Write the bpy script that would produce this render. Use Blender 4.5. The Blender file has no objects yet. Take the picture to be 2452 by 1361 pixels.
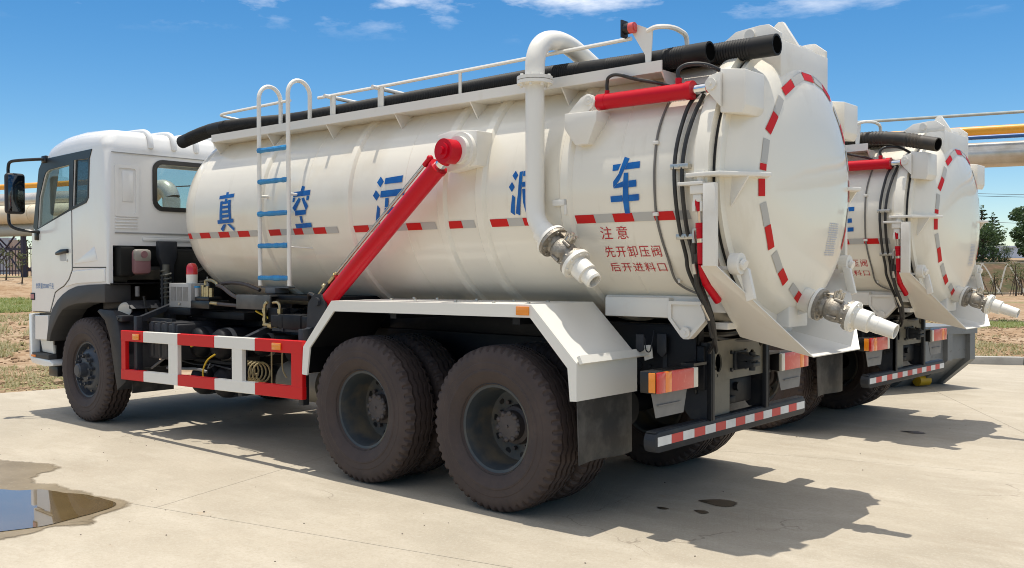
import bpy, bmesh, math, random
from mathutils import Vector, Matrix, noise as mnoise
random.seed(7)
R = math.radians
scene = bpy.context.scene
COL = scene.collection

# ------------------------------------------------------------------ camera
cd = bpy.data.cameras.new("camera"); cam = bpy.data.objects.new("camera", cd); COL.objects.link(cam)
yaw, pitch, roll = 0.711838831, -0.0166998105, -0.0019057809
f = Vector((-math.sin(yaw)*math.cos(pitch), math.cos(yaw)*math.cos(pitch), math.sin(pitch)))
r_ = Vector((math.cos(yaw), math.sin(yaw), 0)); u_ = r_.cross(f)
r2 = r_*math.cos(roll)+u_*math.sin(roll); u2 = -r_*math.sin(roll)+u_*math.cos(roll)
CAM = Vector((4.11355, -5.79892, 1.57720))
cam.matrix_world = Matrix(((r2.x, u2.x, -f.x, CAM.x), (r2.y, u2.y, -f.y, CAM.y), (r2.z, u2.z, -f.z, CAM.z), (0, 0, 0, 1)))
cd.sensor_width = 36.0; cd.lens = 2290.455/2452*36.0; cd.clip_start = 0.1; cd.clip_end = 2000
scene.camera = cam

# ------------------------------------------------------------------ sky and sun
SUN = Vector((-0.08, 0.045, 1.0)).normalized()
world = bpy.data.worlds.new("World"); scene.world = world; world.use_nodes = True
nt = world.node_tree; nt.nodes.clear()
def wn(t, **k):
    n = nt.nodes.new(t)
    for a, b in k.items(): setattr(n, a, b)
    return n
wo = wn("ShaderNodeOutputWorld"); bg = wn("ShaderNodeBackground")
sky = wn("ShaderNodeTexSky", sky_type='NISHITA', sun_disc=False, sun_elevation=math.asin(SUN.z), sun_rotation=R(-31), altitude=1200, air_density=1.0, dust_density=0.25, ozone_density=2.2)
hs = wn("ShaderNodeHueSaturation"); hs.inputs["Hue"].default_value = 0.497; hs.inputs["Saturation"].default_value = 1.36; hs.inputs["Value"].default_value = 1.0
nt.links.new(sky.outputs[0], hs.inputs["Color"])
# thin wisps of cloud, plus unseen bright cover overhead added as fill light
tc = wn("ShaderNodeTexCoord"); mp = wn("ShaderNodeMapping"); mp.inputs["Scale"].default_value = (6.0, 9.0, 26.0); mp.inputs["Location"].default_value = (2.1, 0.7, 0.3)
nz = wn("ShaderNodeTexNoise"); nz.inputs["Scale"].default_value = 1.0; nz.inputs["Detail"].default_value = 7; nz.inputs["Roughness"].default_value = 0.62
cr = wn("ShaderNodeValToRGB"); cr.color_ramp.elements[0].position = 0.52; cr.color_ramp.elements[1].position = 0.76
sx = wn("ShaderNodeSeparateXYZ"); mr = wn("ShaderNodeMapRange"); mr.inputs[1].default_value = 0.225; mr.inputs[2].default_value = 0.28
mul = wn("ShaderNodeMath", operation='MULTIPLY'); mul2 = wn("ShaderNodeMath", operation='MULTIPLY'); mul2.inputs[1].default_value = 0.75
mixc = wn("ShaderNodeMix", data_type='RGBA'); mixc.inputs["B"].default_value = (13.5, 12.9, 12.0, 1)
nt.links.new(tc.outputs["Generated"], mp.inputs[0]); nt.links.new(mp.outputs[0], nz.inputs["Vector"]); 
hi = wn("ShaderNodeMapRange"); hi.inputs[1].default_value = 0.28; hi.inputs[2].default_value = 0.75; hi.inputs[3].default_value = 0; hi.inputs[4].default_value = 0.20  # thickens the unseen cloud overhead, added to lift the shadows
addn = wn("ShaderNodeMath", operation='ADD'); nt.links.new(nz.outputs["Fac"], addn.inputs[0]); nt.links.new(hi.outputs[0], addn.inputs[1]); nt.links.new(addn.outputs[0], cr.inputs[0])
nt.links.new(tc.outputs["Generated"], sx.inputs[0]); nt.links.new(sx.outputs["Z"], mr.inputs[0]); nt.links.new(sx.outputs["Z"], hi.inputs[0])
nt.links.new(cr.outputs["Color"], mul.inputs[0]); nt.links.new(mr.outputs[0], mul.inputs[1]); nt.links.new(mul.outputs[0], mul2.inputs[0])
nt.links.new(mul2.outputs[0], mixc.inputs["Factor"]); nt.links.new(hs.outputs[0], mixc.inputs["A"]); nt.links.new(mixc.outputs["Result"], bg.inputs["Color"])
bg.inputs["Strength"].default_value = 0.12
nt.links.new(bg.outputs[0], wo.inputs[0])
sd = bpy.data.lights.new("sun", 'SUN'); sd.energy = 4.1; sd.angle = R(0.53); sd.color = (1.0, 0.945, 0.85)
so = bpy.data.objects.new("sun", sd); COL.objects.link(so); so.location = (0, 0, 30)
so.rotation_euler = SUN.to_track_quat('Z', 'Y').to_euler()
vs = scene.view_settings; vs.view_transform = 'Standard'; vs.look = 'None'; vs.exposure = 0.14; vs.gamma = 1.0; vs.use_curve_mapping = False
scene.cycles.max_bounces = 8; scene.cycles.transparent_max_bounces = 16; scene.cycles.use_denoising = True; scene.cycles.filter_width = 1.0

# ------------------------------------------------------------------ materials
def mat(name, col, rough=.5, metal=0., spec=.5, coat=0., coat_rough=.1, stain=None, stain2=None, bump=None, rnoise=None, alpha=None):
    """stain=(scale, colour, low, high[, stretch]) blends a second colour by noise; bump=(scale, strength)."""
    m = bpy.data.materials.new(name); m.use_nodes = True; t = m.node_tree; b = t.nodes["Principled BSDF"]
    b.inputs["Roughness"].default_value = rough; b.inputs["Metallic"].default_value = metal
    b.inputs["Specular IOR Level"].default_value = spec; b.inputs["Coat Weight"].default_value = coat; b.inputs["Coat Roughness"].default_value = coat_rough
    c4 = tuple(col)+(1,); b.inputs["Base Color"].default_value = c4; m.diffuse_color = c4
    co = t.nodes.new("ShaderNodeTexCoord"); last = None
    for st in (stain, stain2):
        if not st: continue
        mpn = t.nodes.new("ShaderNodeMapping"); mpn.inputs["Scale"].default_value = st[4] if len(st) > 4 else (1, 1, 1)
        t.links.new(co.outputs["Object"], mpn.inputs[0])
        n = t.nodes.new("ShaderNodeTexNoise"); n.inputs["Scale"].default_value = st[0]; n.inputs["Detail"].default_value = 6; n.inputs["Roughness"].default_value = .6
        t.links.new(mpn.outputs[0], n.inputs["Vector"])
        mrn = t.nodes.new("ShaderNodeMapRange"); mrn.inputs[1].default_value = st[2]; mrn.inputs[2].default_value = st[3]
        t.links.new(n.outputs["Fac"], mrn.inputs[0])
        mx = t.nodes.new("ShaderNodeMix"); mx.data_type = 'RGBA'
        t.links.new(mrn.outputs[0], mx.inputs["Factor"])
        if last: t.links.new(last, mx.inputs["A"])
        else: mx.inputs["A"].default_value = c4
        mx.inputs["B"].default_value = tuple(st[1])+(1,)
        last = mx.outputs["Result"]
    if last: t.links.new(last, b.inputs["Base Color"])
    if bump:
        n = t.nodes.new("ShaderNodeTexNoise"); n.inputs["Scale"].default_value = bump[0]; n.inputs["Detail"].default_value = 5
        t.links.new(co.outputs["Object"], n.inputs["Vector"])
        bn = t.nodes.new("ShaderNodeBump"); bn.inputs["Strength"].default_value = bump[1]; bn.inputs["Distance"].default_value = bump[2] if len(bump) > 2 else .01
        t.links.new(n.outputs["Fac"], bn.inputs["Height"]); t.links.new(bn.outputs[0], b.inputs["Normal"])
    if rnoise:
        n = t.nodes.new("ShaderNodeTexNoise"); n.inputs["Scale"].default_value = rnoise[0]; n.inputs["Detail"].default_value = 4
        t.links.new(co.outputs["Object"], n.inputs["Vector"])
        mrn = t.nodes.new("ShaderNodeMapRange"); mrn.inputs[3].default_value = rnoise[1]; mrn.inputs[4].default_value = rnoise[2]
        t.links.new(n.outputs["Fac"], mrn.inputs[0]); t.links.new(mrn.outputs[0], b.inputs["Roughness"])
    return m
M = {}
M['tank'] = mat("tank_cream_paint", (.775, .725, .615), .30, spec=.5, coat=.55, coat_rough=.05, stain=(.9, (.66, .58, .445), .52, .78), stain2=(9, (.63, .57, .455), .60, .92, (1, .5, .16)), bump=(1.3, .10, .05), rnoise=(2.5, .24, .44))
M['cream'] = mat("cream_steel_paint", (.74, .71, .645), .38, stain=(3.5, (.64, .585, .49), .58, .85), rnoise=(4, .3, .5))
M['white'] = mat("white_steel_paint", (.77, .745, .68), .36, stain=(4, (.67, .63, .55), .62, .9))
M['cab'] = mat("white_cab_paint", (.78, .775, .75), .22, coat=.5, coat_rough=.06, stain=(1.6, (.74, .725, .69), .45, .8))
M['red'] = mat("red_gloss_paint", (.52, .002, .014), .36, spec=.25, stain=(6, (.44, .006, .010), .5, .85), stain2=(9, (.30, .02, .02), .66, .85))
M['guard_red'] = mat("guard_red_paint", (.60, .008, .010), .42, spec=.3, stain=(8, (.50, .012, .012), .55, .85))
M['tape_red'] = mat("reflective_red_tape", (.55, .006, .006), .5, spec=.3)
M['tape_grey'] = mat("reflective_grey_tape", (.44, .425, .39), .45)
M['tape_white'] = mat("reflective_white_tape", (.72, .72, .70), .4, stain=(9, (.6, .6, .58), .45, .7))
M['bumper_red'] = mat("reflective_soft_red_tape", (.60, .06, .05), .5)
M['blue'] = mat("blue_lettering_paint", (.004, .095, .35), .45, spec=.3, stain=(14, (.006, .14, .44), .4, .7))
M['wrap'] = mat("blue_rung_tape", (.015, .20, .46), .5, stain=(18, (.03, .28, .55), .45, .7), bump=(40, .5))
M['redtext'] = mat("red_lettering_paint", (.50, .015, .02), .5)
M['door_text'] = mat("door_lettering_blue", (.03, .16, .40), .5)
M['chassis'] = mat("black_chassis_paint", (.006, .007, .010), .5, spec=.22, stain=(6, (.020, .020, .019), .5, .85), rnoise=(5, .35, .65))
M['chassis_khaki'] = mat("dusty_chassis_plate", (.17, .158, .128), .6, stain=(7, (.11, .102, .085), .45, .8))
M['dark_grey'] = mat("dark_grey_paint", (.020, .023, .029), .5, spec=.3, stain=(7, (.042, .042, .042), .5, .8))
M['plastic'] = mat("grey_plastic", (.018, .019, .023), .5, spec=.3, stain=(5, (.036, .036, .038), .45, .8), bump=(220, .15))
M['trim'] = mat("dark_arch_plastic", (.045, .043, .042), .55, bump=(250, .15))
M['black'] = mat("black_rubber_trim", (.008, .008, .009), .35)
M['tyre'] = mat("dusty_tyre_rubber", (.042, .028, .025), .72, stain=(4.5, (.066, .045, .037), .45, .78), stain2=(22, (.030, .024, .023), .55, .85), bump=(60, .15))
M['tread'] = M['tyre']
M['rim'] = mat("blue_grey_rim_paint", (.036, .045, .053), .45, stain=(4, (.12, .098, .066), .46, .72))
M['hub'] = mat("dusty_hub_iron", (.075, .06, .056), .6, stain=(14, (.045, .04, .04), .45, .75))
M['hub_front'] = mat("dark_hub_iron", (.035, .042, .055), .45, stain=(10, (.08, .075, .065), .5, .8))
M['flap'] = mat("mud_flap_rubber", (.024, .024, .025), .5, stain=(5.5, (.085, .08, .074), .46, .70), bump=(5, .3, .02))
M_bore = mat("bore_shade_black", (.004, .004, .004), 1., spec=0.)
M['bore'] = M_bore
M['hose'] = mat("black_suction_hose", (.010, .010, .010), .6, spec=.3, stain=(7, (.03, .028, .025), .55, .85))
M['hose_brown'] = mat("dusty_suction_hose", (.028, .024, .019), .6, stain=(6, (.085, .06, .035), .48, .8))
M['cable'] = mat("black_hydraulic_hose", (.018, .017, .016), .45, stain=(9, (.05, .045, .04), .5, .8))
M['cable_grey'] = mat("grey_cable_sleeve", (.16, .15, .135), .5)
M['chrome'] = mat("chromed_rod", (.75, .75, .75), .12, metal=1)
M['zinc'] = mat("zinc_plated_steel", (.55, .53, .48), .35, metal=.9, stain=(30, (.35, .3, .24), .5, .8))
M['brass'] = mat("yellow_zinc_fittings", (.50, .42, .25), .3, metal=.9, stain=(40, (.34, .26, .13), .45, .75))
M['valve'] = mat("worn_cast_valve", (.34, .31, .26), .5, metal=.5, stain=(22, (.22, .19, .155), .42, .7), bump=(60, .4))
M['steel_plate'] = mat("bare_dark_steel", (.085, .085, .08), .5, metal=.2, stain=(8, (.12, .118, .11), .45, .75))
M['box_grey'] = mat("grey_control_box_paint", (.36, .355, .34), .42)
M['mesh_grey'] = mat("control_box_window", (.21, .205, .19), .4, stain=(14, (.27, .26, .25), .4, .7))
M['amber'] = mat("amber_lens", (.80, .25, .015), .2, coat=.5)
M['lens_red'] = mat("red_lens", (.58, .03, .025), .18, coat=.6)
M['lens_soft'] = mat("dusty_red_lens", (.62, .075, .06), .35, coat=.3, stain=(30, (.68, .18, .15), .55, .75))
M['lens_orange'] = mat("orange_lens", (.85, .22, .02), .2, coat=.5)
M['lens_white'] = mat("clear_lens", (.66, .63, .56), .3, coat=.4)
M['beacon'] = mat("red_beacon_dome", (.62, .01, .015), .12, coat=.8)
M['pink'] = mat("coolant_tank_plastic", (.24, .12, .13), .4)  # colour darkened to carry the shade behind the cab
M['interior'] = mat("cab_interior_grey", (.055, .052, .05), .7)
M['mirror'] = mat("mirror_glass", (.5, .52, .55), .03, metal=1)
M['mirror_dark'] = mat("mirror_dark_reflection", (.10, .11, .12), .06, metal=1)  # glass colour darkened to stand in for a dark reflection
M['plate_grey'] = mat("grey_plate", (.17, .165, .16), .5, stain=(7, (.22, .21, .20), .45, .75))
M['copper'] = mat("coil_hose_tan", (.36, .28, .14), .4)
M['yellow'] = mat("yellow_hose", (.65, .42, .02), .5)
M['bin'] = mat("grey_bin_paint", (.18, .188, .19), .5, stain=(3, (.15, .155, .155), .45, .75), stain2=(16, (.09, .08, .07), .6, .8))
M['bin_yellow'] = mat("yellow_roller_paint", (.55, .33, .01), .5)
M['pipe_orange'] = mat("orange_gas_pipe", (.75, .33, .02), .4)
M['pipe_blue'] = mat("blue_pipe", (.03, .12, .35), .4)
M['pipe_white'] = mat("insulated_pipe_cladding", (.62, .60, .55), .3, metal=.45, stain=(1.2, (.46, .42, .34), .45, .7, (1, 1, 1)))
M['pipe_cream'] = mat("cream_process_pipe", (.70, .62, .46), .4, stain=(.8, (.58, .49, .33), .45, .75))
M['pipe_green'] = mat("grey_green_pipe", (.40, .43, .40), .45)
M['trestle'] = mat("dark_purple_steel", (.035, .025, .05), .5)
M['wire'] = mat("wire_black", (.04, .04, .045), .6)
M['stone'] = mat("kerb_concrete", (.40, .38, .34), .8, stain=(3, (.30, .28, .25), .45, .75), bump=(50, .3))
M['building'] = mat("pale_blue_render", (.56, .63, .74), .8, stain=(.3, (.50, .57, .68), .4, .7))
M['building_dark'] = mat("building_window", (.06, .07, .09), .2)
M['bark'] = mat("tree_bark", (.09, .07, .05), .9, stain=(6, (.05, .04, .03), .4, .7))
M['lattice'] = mat("slope_rib_concrete", (.20, .185, .155), .85)

def leaf_mat(name, a, b, trans=.25):
    m = bpy.data.materials.new(name); m.use_nodes = True; t = m.node_tree; p = t.nodes["Principled BSDF"]
    g = t.nodes.new("ShaderNodeNewGeometry"); cr = t.nodes.new("ShaderNodeValToRGB")
    cr.color_ramp.elements[0].color = tuple(a)+(1,); cr.color_ramp.elements[1].color = tuple(b)+(1,)
    t.links.new(g.outputs["Random Per Island"], cr.inputs[0]); t.links.new(cr.outputs[0], p.inputs["Base Color"])
    p.inputs["Roughness"].default_value = .55
    tr = t.nodes.new("ShaderNodeBsdfTranslucent"); t.links.new(cr.outputs[0], tr.inputs[0])
    mx = t.nodes.new("ShaderNodeMixShader"); mx.inputs[0].default_value = trans
    t.links.new(p.outputs[0], mx.inputs[1]); t.links.new(tr.outputs[0], mx.inputs[2])
    t.links.new(mx.outputs[0], t.nodes["Material Output"].inputs[0]); return m
M['leaf_dark'] = leaf_mat("dark_foliage", (.04, .075, .025), (.10, .155, .055), .35)
M['leaf_mid'] = leaf_mat("mid_foliage", (.045, .085, .025), (.11, .15, .05))
M['leaf_young'] = leaf_mat("sapling_foliage", (.06, .09, .03), (.15, .16, .06))
M['grass'] = leaf_mat("grass_blades", (.15, .22, .05), (.33, .35, .13), .4)
M['drygrass'] = leaf_mat("dry_grass_blades", (.22, .22, .09), (.42, .37, .20), .4)

def glass_mat(name, tint, base=.06):
    m = bpy.data.materials.new(name); m.use_nodes = True; t = m.node_tree; t.nodes.clear()
    o = t.nodes.new("ShaderNodeOutputMaterial"); tr = t.nodes.new("ShaderNodeBsdfTransparent"); tr.inputs[0].default_value = tuple(tint)+(1,)
    gl = t.nodes.new("ShaderNodeBsdfGlossy"); gl.inputs["Roughness"].default_value = .02
    ge = t.nodes.new("ShaderNodeNewGeometry"); dt = t.nodes.new("ShaderNodeVectorMath"); dt.operation = 'DOT_PRODUCT'
    t.links.new(ge.outputs["Normal"], dt.inputs[0]); t.links.new(ge.outputs["Incoming"], dt.inputs[1])
    prev = dt.outputs["Value"]
    for op, val in (('ABSOLUTE', None), ('SUBTRACT', 1.0), ('POWER', 5.0), ('MULTIPLY', .93), ('ADD', .035)):
        n = t.nodes.new("ShaderNodeMath"); n.operation = op
        if op == 'SUBTRACT': n.inputs[0].default_value = 1.0; t.links.new(prev, n.inputs[1])
        else:
            t.links.new(prev, n.inputs[0])
            if val is not None: n.inputs[1].default_value = val
        prev = n.outputs[0]
    mx = t.nodes.new("ShaderNodeMixShader"); t.links.new(prev, mx.inputs[0]); t.links.new(tr.outputs[0], mx.inputs[1]); t.links.new(gl.outputs[0], mx.inputs[2])
    t.links.new(mx.outputs[0], o.inputs[0]); return m
M['glass'] = glass_mat("cab_glass", (.84, .88, .87)); M['glass_dark'] = glass_mat("tinted_quarter_glass", (.30, .33, .35))

def concrete_mat():
    m = bpy.data.materials.new("yard_concrete"); m.use_nodes = True; t = m.node_tree; b = t.nodes["Principled BSDF"]
    L = t.links.new; N = t.nodes.new
    co = N("ShaderNodeTexCoord")
    def noise(scale, detail=5, rough=.6, src=None):
        n = N("ShaderNodeTexNoise"); n.inputs["Scale"].default_value = scale; n.inputs["Detail"].default_value = detail; n.inputs["Roughness"].default_value = rough
        L(src or co.outputs["Object"], n.inputs["Vector"]); return n.outputs["Fac"]
    def rng(s, a, b_, lo=0, hi=1):
        n = N("ShaderNodeMapRange"); n.inputs[1].default_value = a; n.inputs[2].default_value = b_; n.inputs[3].default_value = lo; n.inputs[4].default_value = hi; L(s, n.inputs[0]); return n.outputs[0]
    def mix(fac, a, bcol):
        n = N("ShaderNodeMix"); n.data_type = 'RGBA'
        if isinstance(fac, float): n.inputs["Factor"].default_value = fac
        else: L(fac, n.inputs["Factor"])
        for key, v in (("A", a), ("B", bcol)):
            if isinstance(v, tuple): n.inputs[key].default_value = v+(1,)
            else: L(v, n.inputs[key])
        return n.outputs["Result"]
    mpn = N("ShaderNodeMapping"); mpn.inputs["Rotation"].default_value = (0, 0, R(-17)); mpn.inputs["Scale"].default_value = (.6, 1.5, 1); L(co.outputs["Object"], mpn.inputs[0])
    c = mix(rng(noise(.55), .38, .66), (.415, .365, .285), (.34, .298, .23))
    c = mix(rng(noise(1.6, 7, .65, mpn.outputs[0]), .46, .74), c, (.48, .43, .345))
    c = mix(rng(noise(.9, 8, .7, mpn.outputs[0]), .56, .78), c, (.30, .25, .185))
    c = mix(rng(noise(5, 6, .75), .50, .72, 0, .5), c, (.33, .285, .215))
    c = mix(rng(noise(7, 4), .60, .8, 0, .6), c, (.47, .43, .35))
    c = mix(rng(noise(2.3, 6, .7), .64, .74, 0, .6), c, (.40, .28, .165))
    c = mix(rng(noise(34, 6, .85), .48, .66, 0, .75), c, (.345, .295, .22))
    c = mix(rng(noise(55, 5, .85), .52, .70, 0, .75), c, (.50, .455, .375))
    c = mix(rng(noise(120, 2), .66, .76, 0, .6), c, (.22, .19, .15))
    # hairline cracks
    vo = N("ShaderNodeTexVoronoi"); vo.feature = 'DISTANCE_TO_EDGE'; vo.inputs["Scale"].default_value = .33
    va = N("ShaderNodeVectorMath"); va.operation = 'ADD'; nn_ = N("ShaderNodeTexNoise"); nn_.inputs["Scale"].default_value = 2.2; nn_.inputs["Detail"].default_value = 6; L(co.outputs["Object"], nn_.inputs["Vector"])
    vs2 = N("ShaderNodeVectorMath"); vs2.operation = 'SCALE'; vs2.inputs["Scale"].default_value = .5; L(nn_.outputs["Color"], vs2.inputs[0]); L(co.outputs["Object"], va.inputs[0]); L(vs2.outputs[0], va.inputs[1]); L(va.outputs[0], vo.inputs["Vector"])
    ck = N("ShaderNodeMath"); ck.operation = 'MULTIPLY'; L(rng(vo.outputs["Distance"], .0, .0022, 1, 0), ck.inputs[0]); L(rng(noise(.5, 3), .53, .58), ck.inputs[1])
    ck2 = N("ShaderNodeMath"); ck2.operation = 'MULTIPLY'; ck2.inputs[1].default_value = .6; L(ck.outputs[0], ck2.inputs[0])
    c = mix(ck2.outputs[0], c, (.15, .12, .09))
    # brushed grooves left by the finishing broom
    wv = N("ShaderNodeTexWave"); wv.bands_direction = 'X'; wv.inputs["Scale"].default_value = 9; wv.inputs["Distortion"].default_value = 1.6; wv.inputs["Detail"].default_value = 2; wv.inputs["Detail Scale"].default_value = .4
    m2 = N("ShaderNodeMapping"); m2.inputs["Rotation"].default_value = (0, 0, R(-28)); L(co.outputs["Object"], m2.inputs[0]); L(m2.outputs[0], wv.inputs["Vector"])
    mask = rng(noise(.5, 5, .75), .49, .66)
    mu = N("ShaderNodeMath"); mu.operation = 'MULTIPLY'; L(rng(wv.outputs["Fac"], .80, 1.0), mu.inputs[0]); L(mask, mu.inputs[1])
    mu2 = N("ShaderNodeMath"); mu2.operation = 'MULTIPLY'; L(mu.outputs[0], mu2.inputs[0]); mu2.inputs[1].default_value = .15
    c = mix(mu2.outputs[0], c, (.30, .26, .21))
    L(c, b.inputs["Base Color"]); b.inputs["Roughness"].default_value = .82; b.inputs["Specular IOR Level"].default_value = .3
    bn = N("ShaderNodeBump"); bn.inputs["Strength"].default_value = .35; bn.inputs["Distance"].default_value = .004
    L(noise(90, 6), bn.inputs["Height"])
    b2 = N("ShaderNodeBump"); b2.inputs["Strength"].default_value = .2; b2.inputs["Distance"].default_value = .003; b2.invert = True
    L(mu.outputs[0], b2.inputs["Height"]); L(bn.outputs[0], b2.inputs["Normal"]); L(b2.outputs[0], b.inputs["Normal"])
    return m
M['concrete'] = concrete_mat()

def dirt_mat():
    m = bpy.data.materials.new("dry_earth"); m.use_nodes = True; t = m.node_tree; b = t.nodes["Principled BSDF"]; L = t.links.new; N = t.nodes.new
    co = N("ShaderNodeTexCoord")
    def noise(scale, d=6):
        n = N("ShaderNodeTexNoise"); n.inputs["Scale"].default_value = scale; n.inputs["Detail"].default_value = d; L(co.outputs["Object"], n.inputs["Vector"]); return n.outputs["Fac"]
    def rng(s, a, b_):
        n = N("ShaderNodeMapRange"); n.inputs[1].default_value = a; n.inputs[2].default_value = b_; L(s, n.inputs[0]); return n.outputs[0]
    def mix(f_, a, c_):
        n = N("ShaderNodeMix"); n.data_type = 'RGBA'; L(f_, n.inputs["Factor"])
        for k, v in (("A", a), ("B", c_)):
            if isinstance(v, tuple): n.inputs[k].default_value = v+(1,)
            else: L(v, n.inputs[k])
        return n.outputs["Result"]
    c = mix(rng(noise(.35), .4, .62), (.30, .20, .12), (.37, .275, .185))
    c = mix(rng(noise(2.5), .45, .7), c, (.22, .135, .075))
    c = mix(rng(noise(.22), .55, .66), c, (.19, .18, .085))
    c = mix(rng(noise(9), .55, .75), c, (.40, .31, .215))
    L(c, b.inputs["Base Color"]); b.inputs["Roughness"].default_value = .95; b.inputs["Specular IOR Level"].default_value = .1
    bn = N("ShaderNodeBump"); bn.inputs["Strength"].default_value = .8; bn.inputs["Distance"].default_value = .06; L(noise(5, 8), bn.inputs["Height"]); L(bn.outputs[0], b.inputs["Normal"])
    return m
M['dirt'] = dirt_mat()
M['clod'] = mat("earth_clod", (.31, .205, .125), .95, spec=.1, stain=(.8, (.38, .285, .19), .4, .7), stain2=(6, (.20, .125, .07), .5, .8))
M['slope'] = mat("red_slope_earth", (.12, .075, .048), .95, spec=.1, stain=(.6, (.06, .065, .03), .42, .62), stain2=(4, (.16, .11, .07), .5, .75))
M['pebble'] = mat("dark_grit", (.12, .10, .08), .9, stain=(2, (.30, .26, .2), .45, .6))
M['damp'] = mat("damp_concrete", (.235, .185, .115), .5, stain=(2.2, (.165, .125, .07), .4, .7), stain2=(40, (.36, .30, .2), .6, .75), bump=(60, .2, .004))
def water_mat():
    m = mat("puddle_water", (.13, .088, .038), .04, spec=.5, stain=(1.6, (.17, .12, .055), .4, .7), stain2=(60, (.34, .27, .16), .66, .72))
    p = m.node_tree.nodes["Principled BSDF"]; p.inputs["IOR"].default_value = 1.33; p.inputs["Coat Weight"].default_value = 1; p.inputs["Coat Roughness"].default_value = .01; p.inputs["Coat IOR"].default_value = 1.45
    return m
M['water'] = water_mat()

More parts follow.
